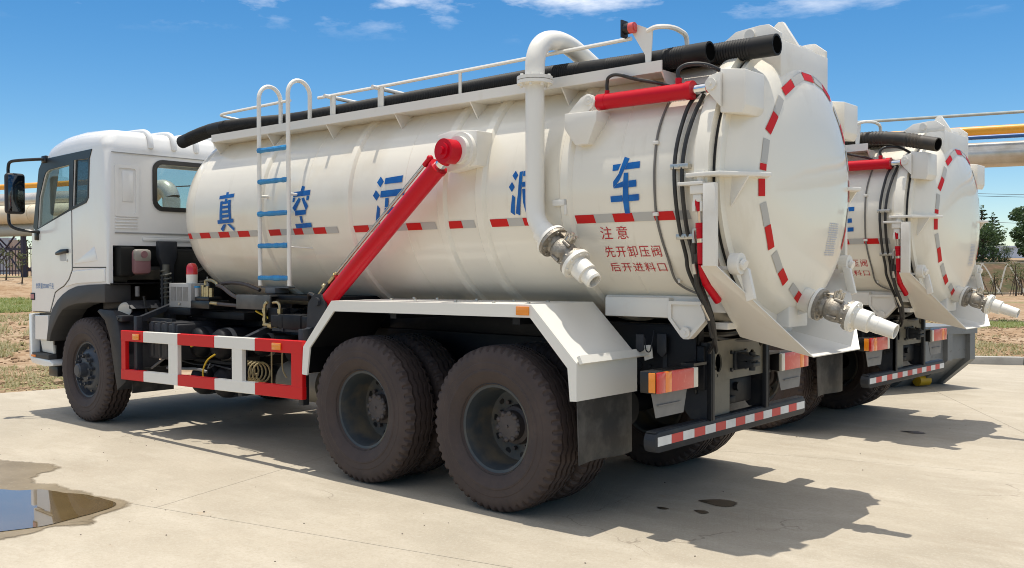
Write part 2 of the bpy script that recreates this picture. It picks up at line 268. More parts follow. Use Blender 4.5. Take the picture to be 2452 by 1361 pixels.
# ------------------------------------------------------------------ mesh helpers
class B:
    """Collects shapes into one mesh."""
    def __init__(s): s.bm = bmesh.new()
    def add(s, bm, mtx=None):
        if mtx is not None: bm.transform(mtx)
        me = bpy.data.meshes.new("_tmp"); bm.to_mesh(me); bm.free(); s.bm.from_mesh(me); bpy.data.meshes.remove(me); return s
    def box(s, x0, x1, y0, y1, z0, z1, bev=0., seg=2, mtx=None):
        b = bmesh.new(); bmesh.ops.create_cube(b, size=1)
        for v in b.verts: v.co = Vector(((x0+x1)/2+v.co.x*(x1-x0), (y0+y1)/2+v.co.y*(y1-y0), (z0+z1)/2+v.co.z*(z1-z0)))
        if bev: bmesh.ops.bevel(b, geom=b.edges[:], offset=bev, segments=seg, affect='EDGES', profile=.5)
        bmesh.ops.recalc_face_normals(b, faces=b.faces[:]); return s.add(b, mtx)
    def rings(s, rings, cap0=True, cap1=True, closed=False):
        b = bmesh.new(); vs_ = [[b.verts.new(p) for p in rg] for rg in rings]; n = len(vs_[0])
        rng = range(len(vs_)) if closed else range(len(vs_)-1)
        for i in rng:
            a, c = vs_[i], vs_[(i+1) % len(vs_)]
            for k in range(n): b.faces.new((a[k], a[(k+1) % n], c[(k+1) % n], c[k]))
        if not closed:
            if cap0: b.faces.new(vs_[0][::-1])
            if cap1: b.faces.new(vs_[-1])
        bmesh.ops.recalc_face_normals(b, faces=b.faces[:]); return s.add(b)
    def tube(s, pts, r, n=10, closed=False, cap0=True, cap1=True):
        pts = [Vector(p) for p in pts]; m = len(pts); rad = r if isinstance(r, (list, tuple)) else [r]*m
        tg = []
        for i in range(m):
            a = pts[(i-1) % m] if (closed or i > 0) else pts[i]; c = pts[(i+1) % m] if (closed or i < m-1) else pts[i]
            d = (c-a); tg.append(d.normalized() if d.length > 1e-9 else Vector((0, 0, 1)))
        up = Vector((0, 0, 1)) if abs(tg[0].z) < .9 else Vector((0, 1, 0)); nrm = (up-tg[0]*up.dot(tg[0])).normalized(); rg = []
        for i in range(m):
            if i:
                ax = tg[i-1].cross(tg[i])
                if ax.length > 1e-7: nrm = Matrix.Rotation(tg[i-1].angle(tg[i]), 3, ax.normalized()) @ nrm
                nrm = (nrm-tg[i]*nrm.dot(tg[i])).normalized()
            bi = tg[i].cross(nrm); rg.append([pts[i]+(nrm*math.cos(2*math.pi*k/n)+bi*math.sin(2*math.pi*k/n))*rad[i] for k in range(n)])
        return s.rings(rg, cap0, cap1, closed)
    def cyl(s, p0, p1, r0, r1=None, n=20, cap=True): return s.tube([p0, p1], [r0, r0 if r1 is None else r1], n, False, cap, cap)
    def lathe(s, prof, org, axis, n=32, cap0=True, cap1=True, ref=None):
        """prof: list of (distance along axis, radius)."""
        org = Vector(org); ax = Vector(axis).normalized(); ref = Vector(ref) if ref else (Vector((0, 0, 1)) if abs(ax.z) < .9 else Vector((1, 0, 0)))
        a = (ref-ax*ref.dot(ax)).normalized(); c = ax.cross(a)
        return s.rings([[org+ax*t+(a*math.cos(2*math.pi*k/n)+c*math.sin(2*math.pi*k/n))*max(r, 1e-4) for k in range(n)] for t, r in prof], cap0, cap1)
    def prism(s, poly, fn, w0, w1, bev=0., seg=2):
        """poly: (u,v) outline; fn(u,v,w) gives the point; extruded from w0 to w1."""
        b = bmesh.new(); A = [b.verts.new(fn(u, v, w0)) for u, v in poly]; C = [b.verts.new(fn(u, v, w1)) for u, v in poly]; n = len(poly)
        b.faces.new(A[::-1]); b.faces.new(C)
        for k in range(n): b.faces.new((A[k], A[(k+1) % n], C[(k+1) % n], C[k]))
        bmesh.ops.recalc_face_normals(b, faces=b.faces[:])
        if bev: bmesh.ops.bevel(b, geom=b.edges[:], offset=bev, segments=seg, affect='EDGES', profile=.5)
        return s.add(b)
    def plate(s, outline, holes, fn, w0, w1):
        """outline with holes, extruded w0..w1."""
        cu = bpy.data.curves.new("_c", 'CURVE'); cu.dimensions = '2D'; cu.fill_mode = 'BOTH'; cu.extrude = .5
        for lp in [outline]+list(holes):
            sp = cu.splines.new('POLY'); sp.points.add(len(lp)-1); sp.use_cyclic_u = True
            for p, q in zip(sp.points, lp): p.co = (q[0], q[1], 0, 1)
        o = bpy.data.objects.new("_c", cu); COL.objects.link(o)
        me = bpy.data.meshes.new_from_object(o.evaluated_get(bpy.context.evaluated_depsgraph_get()))
        b = bmesh.new(); b.from_mesh(me); bpy.data.objects.remove(o); bpy.data.curves.remove(cu); bpy.data.meshes.remove(me)
        bmesh.ops.remove_doubles(b, verts=b.verts[:], dist=1e-5)
        for v in b.verts: v.co = Vector(fn(v.co.x, v.co.y, w0+(v.co.z+.5)*(w1-w0)))
        bmesh.ops.recalc_face_normals(b, faces=b.faces[:]); return s.add(b)
    def quad(s, *p):
        b = bmesh.new(); b.faces.new([b.verts.new(q) for q in p]); return s.add(b)
    def sphere(s, c, r, sc=(1, 1, 1), u=16, v=10):
        b = bmesh.new(); bmesh.ops.create_uvsphere(b, u_segments=u, v_segments=v, radius=r)
        for w in b.verts: w.co = Vector((c[0]+w.co.x*sc[0], c[1]+w.co.y*sc[1], c[2]+w.co.z*sc[2]))
        return s.add(b)
    def mirror_y(s):
        b = s.bm.copy()
        for v in b.verts: v.co.y = -v.co.y
        bmesh.ops.reverse_faces(b, faces=b.faces[:]); return s.add(b)
    def mesh(s, name, m, angle=35):
        me = bpy.data.meshes.new(name); s.bm.to_mesh(me); s.bm.free()
        me.polygons.foreach_set("use_smooth", [True]*len(me.polygons)); me.set_sharp_from_angle(angle=R(angle)); me.materials.append(m); return me
    def to(s, name, m, parent=None, angle=35, label=None, kind=None):
        o = bpy.data.objects.new(name, s.mesh(name, m if not isinstance(m, str) else M[m], angle)); COL.objects.link(o)
        if parent: o.parent = parent
        if label: o["label"] = label
        if kind: o["kind"] = kind
        return o
def tag(o, label=None, cat=None, group=None, kind=None):
    for k, v in (("label", label), ("category", cat), ("group", group), ("kind", kind)):
        if v: o[k] = v
    return o
def empty(name, loc=(0, 0, 0), rz=0, parent=None):
    o = bpy.data.objects.new(name, None); COL.objects.link(o); o.location = loc; o.rotation_euler = (0, 0, rz); o.empty_display_size = .2
    if parent: o.parent = parent
    return o
def dup(o, name=None, parent=None, loc=None, rot=None):
    c = o.copy(); COL.objects.link(c)
    if parent: c.parent = parent
    if loc is not None: c.location = loc
    if rot is not None: c.rotation_euler = rot
    for ch in o.children: dup(ch, parent=c)
    return c
def smooth(pts, k=6):
    P = [Vector(p) for p in pts]; out = []
    for i in range(len(P)-1):
        a, b, c, d = P[max(i-1, 0)], P[i], P[i+1], P[min(i+2, len(P)-1)]
        for j in range(k):
            t = j/k; out.append(.5*((2*b)+(c-a)*t+(2*a-5*b+4*c-d)*t*t+(3*b-a-3*c+d)*t**3))
    return out+[P[-1]]
def arc(c, r, a0, a1, n, fn): return [fn(c[0]+r*math.cos(R(a0+(a1-a0)*i/n)), c[1]+r*math.sin(R(a0+(a1-a0)*i/n))) for i in range(n+1)]
def rrect(u0, u1, v0, v1, r, n=5):
    o = []
    for cx, cy, a in ((u1-r, v1-r, 0), (u0+r, v1-r, 90), (u0+r, v0+r, 180), (u1-r, v0+r, 270)):
        for i in range(n+1): o.append((cx+r*math.cos(R(a+90*i/n)), cy+r*math.sin(R(a+90*i/n))))
    return o
XZ = lambda u, v, w: (u, w, v)        # outline in x,z extruded along y
YZ = lambda u, v, w: (w, u, v)        # outline in y,z extruded along x
XY = lambda u, v, w: (u, v, w)

# ------------------------------------------------------------------ the ground
def sstep(t): t = max(0., min(1., t)); return t*t*(3-2*t)
def yard_h(y): return -.06*sstep((y-1.5)/1.3)
def clip(poly, nx, ny, d):            # keep nx*x+ny*y<=d
    out = []
    for i in range(len(poly)):
        a, b = poly[i], poly[(i+1) % len(poly)]; da, db = nx*a[0]+ny*a[1]-d, nx*b[0]+ny*b[1]-d
        if da <= 0: out.append(a)
        if da*db < 0: t = da/(da-db); out.append((a[0]+(b[0]-a[0])*t, a[1]+(b[1]-a[1])*t))
    return out
YARD = [(-8.9, -14), (-8.78, -6), (-8.74, -.87), (-8.6, -.1), (-8.3, .45), (-7.89, .905), (-7.07, 1.713), (-5.2, 4.0), (-.643, 11.43), (.172, 11.838), (14, 18.7), (22, 22.7), (22, -14)]
yard = tag(empty("concrete_yard"), kind='structure')
JOINTS = [((2.0, -14.0), 11.), ((1.2, -9.9), 11.), ((.4, -6.05), 11.5), ((-.322, -2.261), 12.2), ((1.106, 2.008), 22.6), ((0., 6.4), 25.), ((-.9, 10.5), 26.), ((-2., 14.8), 26.), ((-3, 19.2), 26.), ((-4, 24), 26.)]
CROSS = [((4.6, -8), 105., 9.), ((4.6, -8), 105., 9.), ((4.7, -4), 105., 8.8), ((-1.766, -2.622), 106.1, 7.6), ((.283, 7.118), 121.2, 4.9), ((.283, 7.118), 121.2, 4.9), ((.283, 7.118), 121.2, 4.9), ((.283, 7.118), 121.2, 4.9), ((.283, 7.118), 121.2, 4.9)]
G = .0022
def half(pt, ang, side):                # half plane on one side of a joint, kept clear of it by G
    nx, ny = -math.sin(R(ang))*side, math.cos(R(ang))*side; return nx, ny, nx*pt[0]+ny*pt[1]-G
for j in range(len(JOINTS)-1):
    base = clip(clip(YARD, *half(*JOINTS[j], -1)), *half(*JOINTS[j+1], 1))
    cp, ca, sp_ = CROSS[j]; nx, ny = math.sin(R(ca)), -math.cos(R(ca))
    for i in range(-8, 9):
        q0, q1 = (cp[0]+nx*sp_*i, cp[1]+ny*sp_*i), (cp[0]+nx*sp_*(i+1), cp[1]+ny*sp_*(i+1))
        if len(base) < 3: continue
        p = clip(clip(base, -nx, -ny, -(nx*q0[0]+ny*q0[1])-G), nx, ny, nx*q1[0]+ny*q1[1]-G)
        if len(p) < 3: continue
        b = bmesh.new(); fc = b.faces.new([b.verts.new((q[0], q[1], 0)) for q in p])
        if fc.calc_area() < .05: b.free(); continue
        for yy in (1.5, 1.7, 1.9, 2.1, 2.3, 2.5, 2.8): bmesh.ops.bisect_plane(b, geom=b.verts[:]+b.edges[:]+b.faces[:], plane_co=(0, yy, 0), plane_no=(0, 1, 0))
        bmesh.ops.recalc_face_normals(b, faces=b.faces[:])
        if b.faces[:][0].normal.z < 0: bmesh.ops.reverse_faces(b, faces=b.faces[:])
        ex = bmesh.ops.extrude_edge_only(b, edges=[e for e in b.edges if e.is_boundary])
        low = [v for v in ex['geom'] if isinstance(v, bmesh.types.BMVert)]
        for v in b.verts: v.co.z = yard_h(v.co.y)
        for v in low: v.co.z -= .12
        bb = B(); bb.add(b); bb.to("slab", 'concrete', yard, 20)
b = bmesh.new(); fc = b.faces.new([b.verts.new((x, y, 0)) for x, y in YARD])
for yy in (1.5, 1.7, 1.9, 2.1, 2.3, 2.5, 2.8): bmesh.ops.bisect_plane(b, geom=b.verts[:]+b.edges[:]+b.faces[:], plane_co=(0, yy, 0), plane_no=(0, 1, 0))
for v in b.verts: v.co.z = yard_h(v.co.y)-.009
bmesh.ops.recalc_face_normals(b, faces=b.faces[:])
if b.faces[:][0].normal.z < 0: bmesh.ops.reverse_faces(b, faces=b.faces[:])
bb = B(); bb.add(b); bb.to("joint_filler", mat("joint_dirt", (.17, .13, .09), .95), yard, 20)

# terrain: earth around the yard, embankment far behind on the right, a mound under the pipe bridge on the left
def axis(p, D):                         # camera-aligned ground position: lateral pixel p (full-width photo) at depth D
    return Vector((CAM.x, CAM.y, 0))+Vector((f.x, f.y, 0)).normalized()*D+Vector((r_.x, r_.y, 0))*((p-1226)/2290.455*D)
def cam_uv(x, y):
    d = Vector((x-CAM.x, y-CAM.y, 0)); fd = Vector((f.x, f.y, 0)).normalized(); D = d.dot(fd); return D, (d.dot(r_)/max(D, .1))*2290.455+1226
def terr(x, y):
    D, p = cam_uv(x, y)
    inside = x > -8.6 and y < 6
    h = -.16 if D < 13 else -.16
    h += .05*mnoise.noise((x*.5, y*.5, 0))+.035*mnoise.noise((x*1.7, y*1.7, 3))
    if D > 13: h += .12*sstep((D-13)/10)*(.5+mnoise.noise((x*.12, y*.12, 9)))
    left = sstep((1100-p)/300)
    h += left*(.25*sstep((D-14)/20)+.95*sstep((D-41)/7)+.12*mnoise.noise((x*.6, y*.6, 1))*sstep((D-20)/20))
    h += (1-left)*(1.9*sstep((D-60)/7.5)+.6*sstep((D-70)/30))
    h += .7*sstep((D-90)/60)
    h -= .05*sstep((20-D)/5)
    return h
def strip(name, cols, rows, m, parent=None):
    b = bmesh.new(); g = [[b.verts.new((x, y, terr(x, y))) for (x, y) in rw] for rw in cols]
    for i in range(len(g)-1):
        for j in range(len(g[0])-1): b.faces.new((g[i][j], g[i][j+1], g[i+1][j+1], g[i+1][j]))
    bmesh.ops.recalc_face_normals(b, faces=b.faces[:])
    if sum(fc.normal.z for fc in b.faces) < 0: bmesh.ops.reverse_faces(b, faces=b.faces[:])
    bb = B(); bb.add(b); return bb.to(name, m, parent, 80)
deps = [.5, 3, 5, 7]+[8+.45*i for i in range(30)]+[22+i*1.2 for i in range(45)]+[78, 85, 95, 110, 130, 160, 220, 320, 500, 900, 1600]
pxs = list(range(-3600, -500, 310))+list(range(-500, 3000, 50))+list(range(3000, 6000, 300))
def gpos(D, p): q = axis(p, D); return (q.x, q.y)
tag(strip("earth_ground", [[gpos(D, p) for p in pxs] for D in deps], None, 'dirt'), kind='structure')
bk = [[gpos(D, p) for p in range(2100, 5200, 40)] for D in [59.5+.6*i for i in range(16)]+[70+2*i for i in range(10)]]
b = bmesh.new(); g = [[b.verts.new((x, y, terr(x, y)+.05)) for (x, y) in rw] for rw in bk]
for i in range(len(g)-1):
    for j in range(len(g[0])-1): b.faces.new((g[i][j], g[i][j+1], g[i+1][j+1], g[i+1][j]))
bmesh.ops.recalc_face_normals(b, faces=b.faces[:])
if sum(fc.normal.z for fc in b.faces) < 0: bmesh.ops.reverse_faces(b, faces=b.faces[:])
bb = B(); bb.add(b); tag(bb.to("far_bank", 'slope', None, 80), kind='structure')
# sheet behind the camera so the ground goes on
b = B(); b.box(-400, 400, -400, -14.2, -.5, -.3); tag(b.to("far_ground", 'dirt'), kind='structure')

# kerb along the far edge of the yard
kerb = tag(empty("kerb", (-.643, 11.43, -.06)), kind='structure')
def kerb_run(a, c, n):
    a, c = Vector(a+(0,)), Vector(c+(0,)); d = (c-a)/n; ang = math.atan2(d.y, d.x); nrm = Vector((-d.y, d.x, 0)).normalized()
    proto = B().box(.006, d.length-.006, 0, .16, -.08, .13, .012).mesh("kerbstone", M['stone'], 30)
    for i in range(n):
        o = bpy.data.objects.new("kerbstone", proto); COL.objects.link(o); o.parent = kerb
        q = a+d*i; o.location = (q.x+.643, q.y-11.43, yard_h(q.y)+.06); o.rotation_euler = (0, 0, ang)
kerb_run((-.643, 11.43), (.172, 11.838), 1); kerb_run((.172, 11.838), (14, 18.7), 18); kerb_run((-5.2, 4.0), (-.643, 11.43), 10)

# puddle with its damp fringe
def sheet(name, pts, z, m, kind='structure'):
    P = [Vector((x, y, 0)) for x, y in pts]; P = smooth(P+[P[0]], 5)[:-1]
    P = [(q.x+.018*mnoise.noise((q.x*9, q.y*9, 2)), q.y+.018*mnoise.noise((q.x*9, q.y*9, 7))) for q in P]
    b = B(); b.quad(*[(x, y, z) for x, y in P]); o = b.to(name, m); tag(o, kind=kind)
    if o.data.polygons[0].normal.z < 0: o.data.flip_normals()
    return o
def fade_mat(name, m):
    t = m.node_tree; p = t.nodes["Principled BSDF"]; at = t.nodes.new("ShaderNodeAttribute"); at.attribute_name = "fade"
    co = t.nodes.new("ShaderNodeTexCoord"); n = t.nodes.new("ShaderNodeTexNoise"); n.inputs["Scale"].default_value = 11; n.inputs["Detail"].default_value = 7; n.inputs["Roughness"].default_value = .7; t.links.new(co.outputs["Object"], n.inputs["Vector"])
    ad = t.nodes.new("ShaderNodeMath"); ad.operation = 'ADD'; t.links.new(at.outputs["Fac"], ad.inputs[0]); t.links.new(n.outputs["Fac"], ad.inputs[1])
    mr_ = t.nodes.new("ShaderNodeMapRange"); mr_.inputs[1].default_value = .72; mr_.inputs[2].default_value = 1.12; t.links.new(ad.outputs[0], mr_.inputs[0])
    tr = t.nodes.new("ShaderNodeBsdfTransparent"); mx = t.nodes.new("ShaderNodeMixShader"); t.links.new(mr_.outputs[0], mx.inputs[0]); t.links.new(tr.outputs[0], mx.inputs[1]); t.links.new(p.outputs[0], mx.inputs[2])
    t.links.new(mx.outputs[0], t.nodes["Material Output"].inputs[0]); return m
def fade_sheet(name, pts, z, m, w):
    """A thin stain whose wet margin thins out over the width w."""
    P = [Vector((x, y, 0)) for x, y in pts]; P = smooth(P+[P[0]], 8)[:-1]; n = len(P); c = sum(P, Vector())/n
    P = [Vector((q.x+.02*mnoise.noise((q.x*8, q.y*8, 2)), q.y+.02*mnoise.noise((q.x*8, q.y*8, 7)), 0)) for q in P]
    Q = []
    A = sum(P[i].x*P[(i+1) % n].y-P[(i+1) % n].x*P[i].y for i in range(n)); sg = 1 if A > 0 else -1
    for i in range(n):
        d = P[(i+1) % n]-P[i-1]; nr = Vector((d.y, -d.x, 0)).normalized()*sg; Q.append((P[i]-nr*w*.5, P[i]+nr*w*(.7+.6*mnoise.noise((P[i].x*4, P[i].y*4, 5)))))
    bm = bmesh.new(); I = [bm.verts.new((a.x, a.y, z)) for a, b_ in Q]; O = [bm.verts.new((b_.x, b_.y, z)) for a, b_ in Q]; bm.faces.new(I)
    for i in range(n): bm.faces.new((I[i], I[(i+1) % n], O[(i+1) % n], O[i]))
    bm.normal_update()
    for fc in bm.faces:
        if fc.normal.z < 0: fc.normal_flip()
    me = bpy.data.meshes.new(name); bm.to_mesh(me); bm.free(); at = me.attributes.new("fade", 'FLOAT', 'POINT')
    for i in range(len(me.vertices)): at.data[i].value = 1.0 if i < n else 0.0
    me.materials.append(m); o = bpy.data.objects.new(name, me); COL.objects.link(o); tag(o, kind='structure'); return o
fade_mat("damp", M['damp'])
fade_sheet("damp_ground", [(-5.6, -2.9), (-4.2, -2.62), (-3.75, -2.44), (-3.50, -2.50), (-3.42, -2.66), (-3.17, -2.80), (-2.98, -2.73), (-2.72, -2.74), (-2.5, -2.695), (-2.28, -2.67), (-2.04, -2.67), (-1.90, -2.82), (-1.83, -2.97), (-1.74, -3.06), (-1.82, -3.25), (-1.79, -3.55), (-2.2, -4.3), (-3.6, -4.7), (-5.4, -4.0)], .004, M['damp'], .10)
sheet("puddle", [(-4.6, -3.5), (-3.6, -3.22), (-3.05, -3.03), (-2.86, -2.86), (-2.66, -2.80), (-2.45, -2.72), (-2.2, -2.69), (-2.03, -2.72), (-1.94, -2.88), (-1.90, -3.05), (-1.88, -3.36), (-2.3, -4.1), (-3.5, -4.4), (-4.5, -4.0)], .008, 'water')
# oil drips under the tails
OIL = fade_mat("oil", mat("oil_stain_dark", (.12, .088, .055), .45))
for pts, w in (([(.86, -.10), (1.0, -.14), (1.10, -.10), (1.06, 0.0), (.95, .02)], .05), ([(.97, -.35), (1.04, -.38), (1.06, -.34), (1.0, -.31)], .025), ([(.84, 3.95), (.98, 3.90), (1.06, 3.95), (.96, 4.02)], .05), ([(.75, -.42), (.80, -.44), (.82, -.41), (.78, -.40)], .02), ([(-.9, -4.3), (-.6, -4.45), (-.45, -4.3), (-.7, -4.2)], .12)):
    fade_sheet("oil_stain", pts, yard_h(pts[0][1])+.004, OIL if w < .1 else M['damp'], w)
# grit on the concrete
rg = random.Random(3); b = B(); bm = b.bm
for i in range(330):
    x, y = rg.uniform(-8, 5), rg.uniform(-5.2, 7)
    if i % 3 == 0 and i: x, y = px_+rg.gauss(0, .12), py_+rg.gauss(0, .12)
    px_, py_ = x, y
    if i % 3 and rg.random() < .4: x, y = rg.uniform(-5, 3.6), rg.uniform(-4.6, -1.2)
    s_ = rg.uniform(.0022, .0052)*(2.0 if rg.random() < .1 else 1); t = bmesh.new(); bmesh.ops.create_icosphere(t, subdivisions=1, radius=s_)
    for v in t.verts: v.co = Vector((x+v.co.x*rg.uniform(.8, 1.6), y+v.co.y*rg.uniform(.8, 1.4), yard_h(y)+s_*.5+v.co.z*rg.uniform(.5, .9)))
    b.add(t)
tag(b.to("grit", 'pebble', None, 20), kind='stuff', label="dark grit scattered over the concrete")

# ------------------------------------------------------------------ the vacuum truck
ZC, RT = 2.10, .88
truck = tag(empty("vacuum_truck"), "white tanker truck in front with a side ladder and big blue lettering", "truck", "white vacuum tanker trucks parked side by side")
def P(b, name, m, parent=truck, angle=35, label=None): return b.to(name, m, parent, angle, label)
def cylpt(x, z, e=0.): return (x, -math.sqrt(max((RT+e)**2-(z-ZC)**2, 0)), z)
def pol(x, a, r): return (x, -math.sin(R(a))*r, ZC+math.cos(R(a))*r)      # a = 0 top, 90 near side

# --- tank
prof = []
for i in range(13):
    a = R(90*i/12); prof.append((-4.12-.66*math.cos(a), RT*math.sin(a)**.92))
prof += [(-4.12+.001*i, RT) for i in (1,)]+[(-3.06, RT), (-.8, RT), (.29, RT), (1.29, RT), (1.29, .915), (1.33, .925), (1.385, .925), (1.385, .86)]
tank = P(B().lathe(prof, (0, 0, ZC), (1, 0, 0), 96), "tank", 'tank', angle=24)
for x in (-3.05, -1.86, -.80, -.42, .33):                                        # rolled stiffening rings
    P(B().lathe([(-.055, RT-.004), (-.05, RT+.004), (-.03, RT+.022), (.03, RT+.022), (.05, RT+.004), (.055, RT-.004)], (x, 0, ZC), (1, 0, 0), 96, False, False), "stiffening_ring", 'tank', tank, 24)
for x in (-4.12, -2.4, -1.2, .75): P(B().lathe([(-.006, RT-.001), (-.003, RT+.0025), (.003, RT+.0025), (.006, RT-.001)], (x, 0, ZC), (1, 0, 0), 96, False, False), "weld_seam", 'tank', tank, 60)
# reflective stripe
def patch(x0, x1, z0, z1, skew=0, e=.003, n=3):
    b = B()
    for k in range(n):
        a, c = z0+(z1-z0)*k/n, z0+(z1-z0)*(k+1)/n
        sh = lambda z: skew*(z-z0)/(z1-z0)
        b.quad(cylpt(x0-sh(a), a, e), cylpt(x1-sh(a), a, e), cylpt(x1-sh(c), c, e), cylpt(x0-sh(c), c, e))
    bmesh.ops.remove_doubles(b.bm, verts=b.bm.verts[:], dist=1e-5); return b
for x0, x1 in ((-4.25, -4.193), (-4.045, -3.876), (-3.728, -3.557), (-3.415, -3.241), (-2.941, -2.774), (-2.587, -2.463), (-2.319, -2.157), (-1.798, -1.62), (-1.187, -1.031), (-.768, -.612), (-.337, -.179), (-.04, .05), (.401, .55), (.694, .841), (.989, 1.133)):
    P(patch(x0, x1, 1.862, 1.915, .012), "reflective_patch", 'tape_red', tank, 60, "red reflective patch")
for x0, x1 in ((-4.193, -4.045), (-3.876, -3.728), (-3.557, -3.415), (-3.241, -3.11), (-2.774, -2.587), (-2.463, -2.319), (-2.157, -2.0), (-1.62, -1.46), (-1.35, -1.187), (-1.031, -.875), (-.612, -.488), (-.179, -.04), (.55, .694), (.841, .989), (1.133, 1.24)):
    P(patch(x0+.001, x1-.001, 1.862, 1.915, .012), "reflective_patch", 'tape_grey', tank, 60, "grey reflective patch")
# blue lettering, each character one piece made of stencilled strokes
def stroke_char(polys, px0, px1, py0, py1, xc, w, z0, z1, nm="letter"):
    b = B()
    for i, pl in enumerate(polys):
        t = bmesh.new(); vs_ = []
        for (a, c) in pl:
            u, v = (a-px0)/(px1-px0), (py1-c)/(py1-py0); vs_.append(t.verts.new((xc+(u-.5)*w, 0, z0+v*(z1-z0))))
        t.faces.new(vs_); z = z0
        while z < z1:
            z += .03; bmesh.ops.bisect_plane(t, geom=t.verts[:]+t.edges[:]+t.faces[:], plane_co=(0, 0, z), plane_no=(0, 0, 1))
        for v in t.verts: v.co = Vector(cylpt(v.co.x, v.co.z, .0025+.0006*i))
        bmesh.ops.recalc_face_normals(t, faces=t.faces[:])
        if sum(fc.normal.y for fc in t.faces) > 0: bmesh.ops.reverse_faces(t, faces=t.faces[:])
        b.add(t)
    return P(b, nm, 'blue', tank, 60)
zhen = [[(385,520),(403,522),(400,545),(385,545)],[(340,545),(445,535),(442,565),(338,572)],[(383,572),(398,572),(398,588),(380,590)],[(350,590),(366,588),(362,735),(343,735)],[(405,585),(425,582),(428,730),(412,732)],[(368,592),(405,590),(405,611),(368,613)],[(366,627),(408,625),(408,646),(366,648)],[(364,663),(409,661),(409,683),(364,685)],[(363,697),(411,695),(411,718),(363,720)],[(330,736),(443,730),(445,760),(330,765)],[(372,770),(390,772),(362,828),(346,805)],[(398,770),(415,768),(447,805),(443,828)]]
kong = [[(1043,922),(1066,930),(1062,960),(1038,960)],[(990,965),(1108,958),(1105,998),(988,1003)],[(988,1007),(1003,1007),(998,1040),(985,1040)],[(1085,1002),(1103,1002),(1098,1035),(1083,1035)],[(1030,1010),(1045,1025),(1005,1115),(986,1085)],[(1050,1018),(1066,1012),(1098,1080),(1082,1112)],[(1005,1107),(1083,1105),(1080,1140),(1005,1145)],[(1035,1150),(1052,1150),(1055,1200),(1040,1200)],[(998,1208),(1110,1203),(1112,1237),(1003,1240)]]
wu = [[(808,365),(828,398),(812,432),(792,400)],[(790,447),(812,480),(795,512),(776,480)],[(800,540),(812,560),(802,655),(783,640)],[(835,378),(925,370),(922,412),(833,415)],[(818,455),(940,450),(938,490),(815,495)],[(843,500),(860,500),(856,556),(838,556)],[(838,560),(935,553),(932,590),(835,596)],[(908,594),(932,592),(922,640),(895,660),(868,655),(880,628),(902,625)]]
ni = [[(505,458),(523,490),(507,525),(487,490)],[(487,533),(505,570),(487,603),(468,567)],[(490,622),(507,640),(497,762),(472,740)],[(532,468),(552,465),(546,610),(530,765),(505,750),(526,610)],[(555,465),(622,462),(620,497),(555,500)],[(551,540),(622,537),(620,570),(551,573)],[(605,499),(622,499),(620,536),(605,538)],[(553,588),(572,587),(576,720),(584,762),(570,762),(556,680)],[(580,640),(632,600),(640,628),(582,668)],[(582,728),(640,726),(640,760),(588,763)]]
che = [[(400,443),(428,455),(378,572),(343,612),(342,577),(372,535)],[(338,483),(383,480),(368,516),(337,518)],[(420,478),(487,475),(487,512),(405,515)],[(345,615),(362,592),(398,578),(398,610)],[(428,577),(470,575),(472,612),(428,614)],[(402,533),(426,533),(427,755),(400,755),(395,680)],[(327,657),(394,655),(394,689),(328,690)],[(428,655),(484,653),(483,688),(428,690)]]
stroke_char(zhen, 330, 447, 520, 830, -3.585, .262, 1.912, 2.276)
stroke_char(kong, 985, 1112, 920, 1240, -2.455, .245, 1.915, 2.272)
stroke_char(wu, 776, 940, 365, 657, -1.37, .36, 1.915, 2.285)
stroke_char(ni, 468, 642, 458, 767, -.030, .25, 1.93, 2.235)
stroke_char(che, 327, 488, 443, 755, .79, .215, 1.912, 2.262)
# red warning text
def text_bm(txt, cx, w, z0, z1, fn, mname, parent, nm, spacing=1.0, sub=.02):
    cu = bpy.data.curves.new("_t", 'FONT'); cu.body = txt; cu.align_x = 'LEFT'; cu.space_character = spacing; cu.resolution_u = 2
    o = bpy.data.objects.new("_t", cu); COL.objects.link(o)
    me = bpy.data.meshes.new_from_object(o.evaluated_get(bpy.context.evaluated_depsgraph_get()))
    t = bmesh.new(); t.from_mesh(me); bpy.data.objects.remove(o); bpy.data.curves.remove(cu); bpy.data.meshes.remove(me)
    xs = [v.co.x for v in t.verts]; ys = [v.co.y for v in t.verts]; x0, x1, y0, y1 = min(xs), max(xs), min(ys), max(ys)
    for v in t.verts: v.co = Vector((cx-w/2+(v.co.x-x0)/(x1-x0)*w, 0, z0+(v.co.y-y0)/(y1-y0)*(z1-z0)))
    if sub:
        z = z0
        while z < z1: z += sub; bmesh.ops.bisect_plane(t, geom=t.verts[:]+t.edges[:]+t.faces[:], plane_co=(0, 0, z), plane_no=(0, 0, 1))
    for v in t.verts: v.co = Vector(fn(v.co.x, v.co.z))
    b = B(); b.add(t); return P(b, nm, mname, parent, 60)
on_tank = lambda x, z: cylpt(x, z, .003)
text_bm("注 意", .672, .205, 1.757, 1.837, on_tank, 'redtext', tank, "warning_text")
text_bm("先开卸压阀", .775, .415, 1.644, 1.715, on_tank, 'redtext', tank, "warning_text", 1.2)
text_bm("后开进料口", .775, .415, 1.553, 1.61, on_tank, 'redtext', tank, "warning_text", 1.2)
